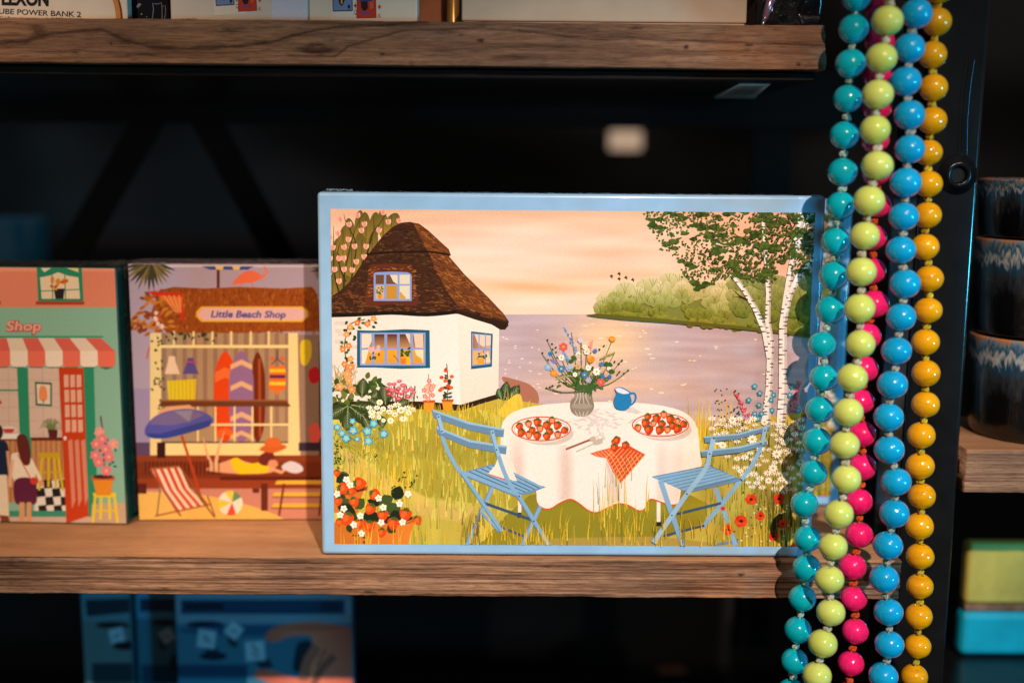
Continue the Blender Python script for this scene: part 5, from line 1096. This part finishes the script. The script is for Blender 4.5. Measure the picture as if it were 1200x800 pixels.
bm_obj('carton', box_bm(0, W4, 0, 0.05, 0, 0.12, 0.001, 2), plain('cream_carton', (222, 202, 178), rough=0.5, coat=0.15, var=0.03), c4); P4.build('printed_label', M_PRINT, c4)
M5, W5 = standing(490, 517, 0.05, .1, .05)
prop(bm_obj('brown_box', box_bm(0, W5, 0, 0.05, 0, 0.12, 0.001, 2), plain('copper_card', (190, 112, 62), rough=0.4), None), 'narrow copper brown box behind the gap right of the card boxes', 'box').matrix_world = M5
M6, W6 = standing(522, 538, 0.05, .1, .05)
prop(bm_obj('gold_tin', lathe_bm([(0, 0), (W6/2, 0), (W6/2, .004), (W6/2*.93, .005), (W6/2*.93, .1), (0, .1)], 40), plain('gold_tin', (226, 168, 84), rough=0.3, metal=0.5), None, True), 'slim gold tin just left of the wide white gift box', 'tin').matrix_world = Matrix.Translation((W6/2, 0.01, 0)) @ M6
M7, W7 = standing(541, 875, 0.012, .03, .09, 0)
c7 = empty('gift_box', M7, 'wide flat white lidded gift box lying on the upper shelf', 'gift box')
M_WB = plain('white_board', (188, 164, 138), rough=0.55, var=0.03)
bm_obj('lid', box_bm(0, W7, 0, 0.10, 0.0022, 0.0198, 0.0008, 2), M_WB, c7); bm_obj('tray', box_bm(0.001, W7-0.001, 0.001, 0.099, 0.0003, 0.0021, 0.0003, 1), M_WB, c7)
M_BAG = plain('black_plastic', (14, 12, 14), rough=0.12, coat=1, var=0.3, bump=0.5, scale=120)
a, b = on_y(884, 33, 0.03), on_y(962, 33, 0.03)
bm = box_bm(0, b.x-a.x, 0, 0.08, 0, 0.06, 0.004, 3); bmesh.ops.subdivide_edges(bm, edges=bm.edges[:], cuts=6, use_grid_fill=True)
for v in bm.verts: v.co += Vector((nz(v.co.x*90, v.co.z*60, 1), nz(v.co.x*80, v.co.z*60, 5), nz(v.co.x*70, v.co.y*60, 9)*.6))*0.004*(1 if v.co.z > .004 else 0)
bg = bm_obj('plastic_bag', bm, M_BAG, None, True); bg.matrix_world = Matrix.Translation((a.x, 0.03, ZT)); prop(bg, 'crumpled glossy black plastic bag at the right end of the upper shelf', 'bag')
a, b = on_y(893, 31.5, 0.014), on_y(913, -30, 0.03)
a.z = max(a.z, ZT+0.0004)
pn = empty('ballpoint_pen', Matrix.Translation(a), 'slim lilac metal pen leaning against the black plastic bag', 'pen')
bm_obj('barrel', tube_bm([Vector((0, 0, 0.0))+(b-a)*t for t in (.16, .5, 1.0, 2.6)], [0.0019, 0.0030, 0.0036, 0.0036], 20), plain('lilac_metal', (206, 160, 190), rough=0.2, metal=0.8, bump=0), pn, True)
bm_obj('tip', tube_bm([(b-a)*t for t in (0, .06, .158)], [0.0005, 0.0011, 0.0018], 16), plain('pen_tip', (190, 180, 185), rough=0.2, metal=0.9, bump=0), pn, True)

# ---------------------------------------------------------------- bead necklaces hanging in front
TEAL = [(1006, -44), (1004, -3), (1000.6, 34.4), (996.9, 75), (993.5, 115.8), (989.4, 158.6), (987.4, 201.5), (985, 241), (979.3, 282.6), (977, 323), (973.2, 363.3), (963.5, 403.4), (965.5, 442.5), (960.4, 479.5), (957.4, 516.5), (953.3, 553.6), (942.5, 590.4), (946.2, 630.6), (945.6, 665), (940.2, 700.4), (935, 737.6), (931, 774), (927, 810)]
LIME = [(1045, -60), (1043, -18), (1040, 24.6), (1033, 68.2), (1028.6, 111), (1025.5, 152.2), (1028.2, 194), (1018.5, 235.2), (1013.4, 276.2), (1009.3, 318.4), (1007.3, 361.2), (1008.3, 403), (998.9, 442.6), (994.2, 482.7), (989.8, 520.9), (991.8, 561), (983, 601.9), (976.3, 639.7), (971.9, 678.2), (973.6, 717), (964.1, 753.4), (957.4, 790.9), (953, 828)]
PINK = [(1034, -28), (1032, 11), (1031, 49), (1028, 88), (1028, 126), (1026, 164), (1027, 202), (1028, 240), (1022.5, 278), (1021.5, 317.4), (1024.9, 356.2), (1016.4, 394), (1013, 432.2), (1008.7, 470.3), (1010.4, 508.5), (1010.7, 546.9), (1006.6, 587), (1007, 626.2), (999.2, 663.5), (1000.6, 700.8), (1002.3, 739), (997.2, 776.7), (994.5, 814)]
BLUE = [(1078, -24), (1074, 16.2), (1066, 56.7), (1061, 95.6), (1065.7, 135), (1066, 174.8), (1061.3, 214), (1059, 253.8), (1055.6, 292.8), (1060.6, 332.4), (1056, 371.4), (1050.5, 410.9), (1045.8, 450.3), (1041.4, 488.5), (1042, 526.6), (1050.2, 564), (1048, 601.2), (1040.4, 638.6), (1036, 677.5), (1041, 716.5), (1042, 754.4), (1035, 791.6), (1033, 829)]
YEL = [(1102, -50), (1100, -12), (1097.8, 26), (1092.7, 64.6), (1093.7, 103), (1092.4, 141.4), (1088, 179), (1087.6, 215.7), (1086.6, 252.3), (1083.9, 289.3), (1089, 326.5), (1087.6, 363.6), (1084.6, 400.6), (1085, 437.2), (1084.6, 473.6), (1079.5, 509.7), (1078.2, 545.7), (1080.2, 580.8), (1077.5, 616), (1078.2, 651.2), (1077.9, 686.3), (1076.5, 721.4), (1075.5, 756.5), (1071.4, 792.2), (1069, 828)]
rb = random.Random(21)
def bead_mesh(r):
    bm = bmesh.new(); n, m = 40, 24; prof = []
    for k in range(m+1):
        t = math.pi*k/m
        R = r*math.sin(t); z = -r*math.cos(t)
        prof.append((R, z))
    hole = 0.13*r
    prof = [(hole, -r*0.955)]+[(R, z) for R, z in prof if R > hole*1.5]+[(hole, r*0.955)]
    prof = [(hole*.8, -r*0.8)]+prof+[(hole*.8, r*0.8)]
    lathe_bm(prof, n, bm)
    me = bpy.data.meshes.new('bead'); bmesh.ops.recalc_face_normals(bm, faces=bm.faces); bm.to_mesh(me); bm.free()
    for p in me.polygons: p.use_smooth = True
    return me
def knot_mesh(s_):
    pts = []
    for k in range(40):
        t = k/40*2*math.pi; pts.append(Vector((math.sin(t)+1.7*math.sin(2*t), math.cos(t)-1.7*math.cos(2*t), -1.5*math.sin(3*t)))*0.36*s_)
    pts.append(pts[0]); bm = tube_bm(pts, 0.46*s_, 8, None, False)
    for a in (0, 2.1, 4.2):                                   # cord plies running through
        tube_bm([(0.3*s_*math.cos(a+t*3), 0.3*s_*math.sin(a+t*3), (t-.5)*5.6*s_) for t in (0, .2, .4, .6, .8, 1)], 0.30*s_, 7, bm)
    me = bpy.data.meshes.new('knot'); bmesh.ops.recalc_face_normals(bm, faces=bm.faces); bm.to_mesh(me); bm.free()
    for p in me.polygons: p.use_smooth = True
    return me
def cord_mat(name, c):
    nt = NT(name); nt.set(Roughness=0.75)
    v = mapped(nt, (900, 900, 1800)); wv = nt.n('ShaderNodeTexWave', Scale=1.0, Distortion=2.0); wv.bands_direction = 'DIAGONAL'; nt.l(v, wv.inputs['Vector'])
    r = ramp(nt, [(0.2, [x*.72 for x in c]), (0.8, c)]); nt.l(wv.outputs['Fac'], r.inputs['Fac']); nt.l(r.outputs['Color'], nt.b.inputs['Base Color'])
    b = nt.n('ShaderNodeBump', Strength=0.8, Distance=0.0004); nt.l(wv.outputs['Fac'], b.inputs['Height']); nt.l(b.outputs['Normal'], nt.b.inputs['Normal']); return nt.m
def necklace(pts, Y, rpx, bm_, cm_, label, dY=lambda i: 0.0, ksize=0.00195):
    P_ = [on_y(x, y, Y+dY(i)) for i, (x, y) in enumerate(pts)]
    rad = rpx*((P_[8]-CAM).dot(fw))/F_PX
    root = empty('bead_necklace', Matrix.Translation(P_[-1]), label, 'necklace', 'bead necklaces hanging at the right')
    bme = bead_mesh(rad); bme.materials.append(bm_); kme = knot_mesh(ksize); kme.materials.append(cm_)
    inv = root.matrix_world.inverted()
    for i, p in enumerate(P_):
        a, b = P_[max(0, i-1)], P_[min(len(P_)-1, i+1)]; ax = (a-b).normalized()
        o = bpy.data.objects.new('bead', bme); C.objects.link(o); o.parent = root
        rot = ax.to_track_quat('Z', 'Y').to_matrix().to_4x4() @ Matrix.Rotation(rb.uniform(0, 6), 4, 'Z')
        tl = Matrix.Rotation(rb.uniform(-.14, .14), 4, 'X') @ Matrix.Rotation(rb.uniform(-.14, .14), 4, 'Y')
        s_ = rb.uniform(.975, 1.03)
        o.matrix_local = Matrix.Translation(p-P_[-1]) @ tl @ rot @ Matrix.Diagonal((s_, s_*rb.uniform(.985, 1.015), s_*rb.uniform(.93, .985), 1))
        if i < len(P_)-1:
            q = P_[i+1]; mid = (p+q)/2; gx = Vector((rb.uniform(-.0006, .0006), rb.uniform(-.0006, .0002), rb.uniform(-.0003, .0003)))
            k = bpy.data.objects.new('knot', kme); C.objects.link(k); k.parent = root
            k.matrix_local = Matrix.Translation(mid+gx-P_[-1]) @ (p-q).to_track_quat('Z', 'Y').to_matrix().to_4x4() @ Matrix.Rotation(rb.uniform(0, 6), 4, 'Z') @ Matrix.Diagonal((rb.uniform(.85, 1.2), rb.uniform(.85, 1.2), rb.uniform(.9, 1.1), 1))
    return root
necklace(TEAL, -0.036, 17.0, bead_mat('teal_bead', (0, 150, 168), (2, 168, 184)), cord_mat('teal_cord', (190, 226, 206)), 'necklace of turquoise beads, leftmost strand, before the blue puzzle box edge')
necklace(LIME, -0.060, 17.7, bead_mat('lime_bead', (170, 186, 80), (188, 202, 104)), cord_mat('cream_cord', (226, 220, 190)), 'necklace of lime green beads with cream knots')
necklace(PINK, -0.034, 16.6, bead_mat('pink_bead', (206, 16, 92), (224, 32, 112)), cord_mat('orange_cord', (240, 90, 20)), 'necklace of hot pink beads with orange knots, behind the lime green one')
necklace(BLUE, -0.050, 17.6, bead_mat('blue_bead', (4, 132, 182), (8, 150, 200)), cord_mat('grey_cord', (200, 204, 190)), 'necklace of sky blue beads with grey knots')
necklace(YEL, -0.032, 16.4, bead_mat('amber_bead', (180, 120, 0), (208, 148, 6), 0.4), cord_mat('yellow_cord', (236, 206, 40)), 'necklace of amber yellow beads with yellow knots, beside the black post')

# ---------------------------------------------------------------- neighbouring bay: glazed bowls and a two-coloured box
def glaze(name, rimdrip):
    nt = NT(name); nt.set(Roughness=0.18, Coat_Weight=0.6, Coat_Roughness=0.05)
    tc = nt.n('ShaderNodeTexCoord'); sep = nt.n('ShaderNodeSeparateXYZ'); nt.l(tc.outputs['Object'], sep.inputs[0])
    mp = nt.n('ShaderNodeMapping'); mp.inputs['Scale'].default_value = (170, 170, 55); nt.l(tc.outputs['Object'], mp.inputs['Vector'])
    no = nt.n('ShaderNodeTexNoise', Scale=1.0, Detail=5.0, Distortion=1.6); nt.l(mp.outputs['Vector'], no.inputs['Vector'])
    m = nt.n('ShaderNodeMath', operation='MULTIPLY_ADD'); nt.l(no.outputs['Fac'], m.inputs[0]); m.inputs[1].default_value = 0.030; nt.l(sep.outputs['Z'], m.inputs[2])
    mr = nt.n('ShaderNodeMapRange'); mr.inputs['From Min'].default_value = 0.015; mr.inputs['From Max'].default_value = rimdrip; nt.l(m.outputs[0], mr.inputs['Value'])
    r = ramp(nt, [(0.0, (10, 9, 10)), (0.42, (16, 15, 18)), (0.60, (50, 56, 62)), (0.72, (30, 78, 106)), (0.80, (200, 204, 200)), (0.86, (30, 88, 122)), (0.93, (120, 150, 164)), (0.985, (206, 132, 76))])
    nt.l(mr.outputs['Result'], r.inputs['Fac']); nt.l(r.outputs['Color'], nt.b.inputs['Base Color'])
    b = nt.n('ShaderNodeBump', Strength=0.25, Distance=0.002); nt.l(no.outputs['Fac'], b.inputs['Height']); nt.l(b.outputs['Normal'], nt.b.inputs['Normal']); return nt.m
YB = 0.072
def bowl(ytop, ybot, xl, label, R_):
    zt = on_y(1180, ytop, YB-R_).z; zb = on_y(1180, ybot, YB-R_).z if ybot < 520 else q0.z+0.0008; h = zt-zb; cx = on_y(xl, (ytop+ybot)/2, YB).x+R_
    prof = [(0.0, 0.003), (R_*.8, 0.003), (R_*.82, 0.0), (R_*.88, 0.0), (R_*.93, h*.04), (R_*.955, h*.2), (R_*.97, h*.45), (R_*.985, h*.8), (R_, h*.97), (R_*.985, h), (R_*.955, h*.985), (R_*.94, h*.8), (R_*.9, h*.4), (R_*.7, h*.16), (0.0, h*.12)]
    sp_ = smooth(prof, 3, False)
    o = bm_obj('glazed_bowl', lathe_bm(sp_, 64), glaze('bowl_glaze', h+0.017), None, True); o.location = (cx, YB, zb)
    prop(o, label, 'bowl', 'stacked glazed bowls'); return zb
bowl(211, 283.5, 1149, 'topmost glazed bowl of the stack, blue drips under a brown rim', 0.046)
bowl(284, 402, 1143, 'middle glazed bowl of the stack, pale blue band over a dark body', 0.046)
bowl(403, 524, 1136, 'bottom glazed bowl of the stack, standing on the short plank right of the post', 0.046)
Yg = 0.13
ga, gb = on_y(1120, 768, Yg), on_y(1134, 636, Yg)
gm = on_y(1124, 716, Yg).z
gx = empty('soap_box', Matrix.Translation((ga.x+0.002, Yg, ga.z)), 'glossy olive green box with a turquoise base under the right hand shelf', 'box')
WG = 0.14
bm_obj('lid', box_bm(0.002, WG, 0, 0.014, gm-ga.z+0.006, gb.z-ga.z, 0.004, 3), plain('olive_gloss', (206, 184, 84), rough=0.45, coat=0.15, var=0.10, scale=30), gx)
bm_obj('band', box_bm(0.003, WG-.001, 0.001, 0.013, gm-ga.z+0.0003, gm-ga.z+0.0057, 0.0004, 1), plain('band_brown', (150, 110, 84), rough=0.4, var=0.3), gx)
bm_obj('base', box_bm(0, WG+.001, -0.001, 0.015, 0, gm-ga.z, 0.006, 3), plain('turquoise_gloss', (0, 158, 184), rough=0.45, coat=0.15, var=0.06), gx)
o = bm_obj('lower_ledge', box_bm(pr+0.001, pr+0.4, 0.03, 0.33, ga.z-0.012, ga.z-0.0005, 0.001, 1), M_STEEL, fr)

# ---------------------------------------------------------------- packs hanging under the lower shelf, blue glass, far objects
def pack(xl, xr, Y, label, marks, col, yaw=0):
    a, b = on_y(xl, 705, Y), on_y(xr, 705, Y); W_ = b.x-a.x; zt = -0.031+min(0, 0); zb = -0.285
    M = Matrix.Translation((a.x, Y, zb)) @ Matrix.Rotation(math.radians(yaw), 4, 'Z')
    root = empty('card_game_pack', M, label, 'game pack', 'blue game packs under the lower shelf')
    bm_obj('carton', box_bm(0, W_, 0, 0.012, 0, zt-zb, 0.0015, 2), plain('pack_card', col, rough=0.4, coat=0.3, var=0.05), root)
    P_ = Print(M, ((xl+1, 690), (xr-1, 900))); P_.rect = (0.001, 0.001, W_-0.001, zt-zb-0.001); marks(P_); P_.build('printed_front', M_PACK, root)
    return root
def die(P_, x, y, s_, a, spots=((0, 0),)):
    c, d = math.cos(math.radians(a)), math.sin(math.radians(a)); f = lambda u, v: (x+(u*c-v*d)*s_, y+(u*d+v*c)*s_)
    P_.P([f(-.2, .9), f(1.3, .8), f(1.7, 1.7), f(.4, 1.8)], (20, 48, 66))
    P_.P([f(-1, -1), f(1, -1), f(1, 1), f(-1, 1)], (126, 166, 188)); P_.P([f(-.8, -.8), f(.8, -.8), f(.8, .8), f(-.8, .8)], (160, 190, 206))
    for u, v in spots: P_.E(*f(u, v), .16*s_, .16*s_, (40, 66, 86))
    P_.L([f(-.4, .4), f(.3, -.3), f(.4, .4)], .16*s_, (70, 100, 122))
M_PACK = printed('pack_print', gain=1.55)
def mk_small(x0):
    def m(P_):
        P_.R(x0-10, 690, x0+70, 900, (84, 116, 122)); P_.R(x0-10, 690, x0+70, 726, (86, 132, 150)); P_.P([(x0+6, 702), (x0+70, 700), (x0+70, 716), (x0+8, 722)], (18, 46, 62)); P_.E(x0+38, 732, 20, 4, (12, 26, 36)); die(P_, x0+43, 744, 9, -12, ((-.3, 0), (.3, -.2))); P_.R(x0+14, 776, x0+70, 900, (24, 54, 64)); P_.E(x0+52, 756, 14, 5, (10, 24, 34))
    return m
def mk_mid(P_):
    P_.R(150, 690, 215, 900, (48, 108, 130)); P_.R(150, 690, 215, 724, (70, 140, 176)); P_.R(164, 701, 215, 716, (8, 50, 80)); P_.E(192, 729, 14, 4, (8, 26, 40)); die(P_, 196, 744, 8, 60, ((0, .3), (.4, -.2))); P_.R(166, 778, 215, 900, (10, 62, 88)); P_.E(205, 776, 6, 10, (12, 40, 60))
def mk_big(P_):
    P_.R(200, 690, 420, 900, (52, 112, 138)); P_.R(200, 690, 420, 730, (112, 146, 168)); P_.R(212, 702, 404, 719, (10, 64, 98)); P_.R(216, 706, 262, 714, (6, 34, 54)); P_.R(376, 705, 398, 715, (8, 46, 70))
    P_.E(240, 731, 22, 4, (8, 30, 46)); P_.E(300, 738, 90, 6, (10, 82, 120)); die(P_, 242, 748, 11, 8, ((-.3, -.3), (.3, .3), (0, 0))); die(P_, 274, 738, 9, 38, ((0, 0),)); die(P_, 299, 762, 12, -4, ((0, -.1), (.1, .5), (-.2, -.5))); P_.R(208, 778, 290, 900, (8, 66, 98)); P_.E(250, 768, 16, 5, (6, 34, 54))
    sk = lambda x, y: mixc((250, 140, 110), (190, 96, 76), abs(x-360)/70+abs(y-770)/90)
    P_.S([(312, 742), (322, 734), (345, 729), (372, 728), (412, 735), (420, 735), (420, 900), (340, 900), (346, 820), (330, 808), (312, 798), (298, 792), (302, 784), (318, 785), (340, 792), (352, 792), (350, 778), (356, 764), (366, 752), (362, 744), (340, 745), (324, 751), (313, 750)], sk)
    P_.S([(350, 752), (366, 752), (360, 768), (352, 786), (344, 784), (345, 768)], (14, 44, 60)); P_.L([(372, 756), (360, 776), (356, 798)], 12, (170, 100, 82), False, True); P_.L([(392, 768), (376, 784), (366, 806)], 9, (140, 84, 70), False, True); P_.L([(382, 760), (370, 780)], 1.6, (80, 46, 40))
pack(94, 153, 0.20, 'greyer blue game pack at the left end of the three packs under the lower shelf', mk_small(94), (40, 84, 98))
pack(158, 214, 0.205, 'blue game pack partly hidden between the other two packs under the lower shelf', mk_mid, (14, 92, 130))
pack(204.5, 413, 0.185, 'widest blue game pack, picturing a hand holding a white die', mk_big, (60, 104, 130))
o = bm_obj('stand_shelf', box_bm(-0.62, 0.36, 0.10, 0.40, -0.30, -0.2862, 0.001, 1), M_STEEL, fr)
def on(Y, px, py): return on_y(px, py, Y)
a, b = on(0.9, -20, 312), on(0.9, 54, 256); rr_ = (b.x-a.x)/2
nt = NT('blue_glass'); nt.set(Base_Color=(0.04, 0.42, 0.75, 1), Roughness=0.12, Coat_Weight=1.0)
o = bm_obj('glass_tumbler', lathe_bm(smooth([(0, 0), (rr_*.8, 0), (rr_*.95, .01), (rr_, .04), (rr_*1.02, b.z-a.z-.004), (rr_*.98, b.z-a.z), (rr_*.93, b.z-a.z-.01), (rr_*.85, .01), (0, .008)], 3, False), 40), nt.m, None, True); o.location = ((a.x+b.x)/2, 0.9, a.z)
prop(o, 'blurred blue glass tumbler far behind the turquoise puzzle box', 'tumbler')
# dark counter in the back that carries the glass and the other blurred wares
ct = bm_obj('counter', box_bm(-1.6, 1.6, 0.82, 1.25, -0.9, a.z-0.0005, 0.004, 2), plain('dark_counter', (20, 20, 22), rough=0.7), None); prop(ct, 'dark counter standing behind the shelving', 'counter')
a = on(0.62, 790, 800); o = bm_obj('paper_bag', box_bm(-0.018, 0.018, 0, 0.03, -0.06, 0.010, 0.004, 2), plain('kraft_paper', (150, 104, 78)), None); o.location = a
prop(o, 'small tan paper bag, blurred, in the dark below the lower shelf', 'bag')
st_ = bm_obj('back_shelf', box_bm(-0.6, 0.7, 0.55, 0.80, a.z-0.075, a.z-0.0605, 0.001, 1), M_STEEL, None); prop(st_, 'low black shelf board behind the shelving, below the lower plank', 'shelf')
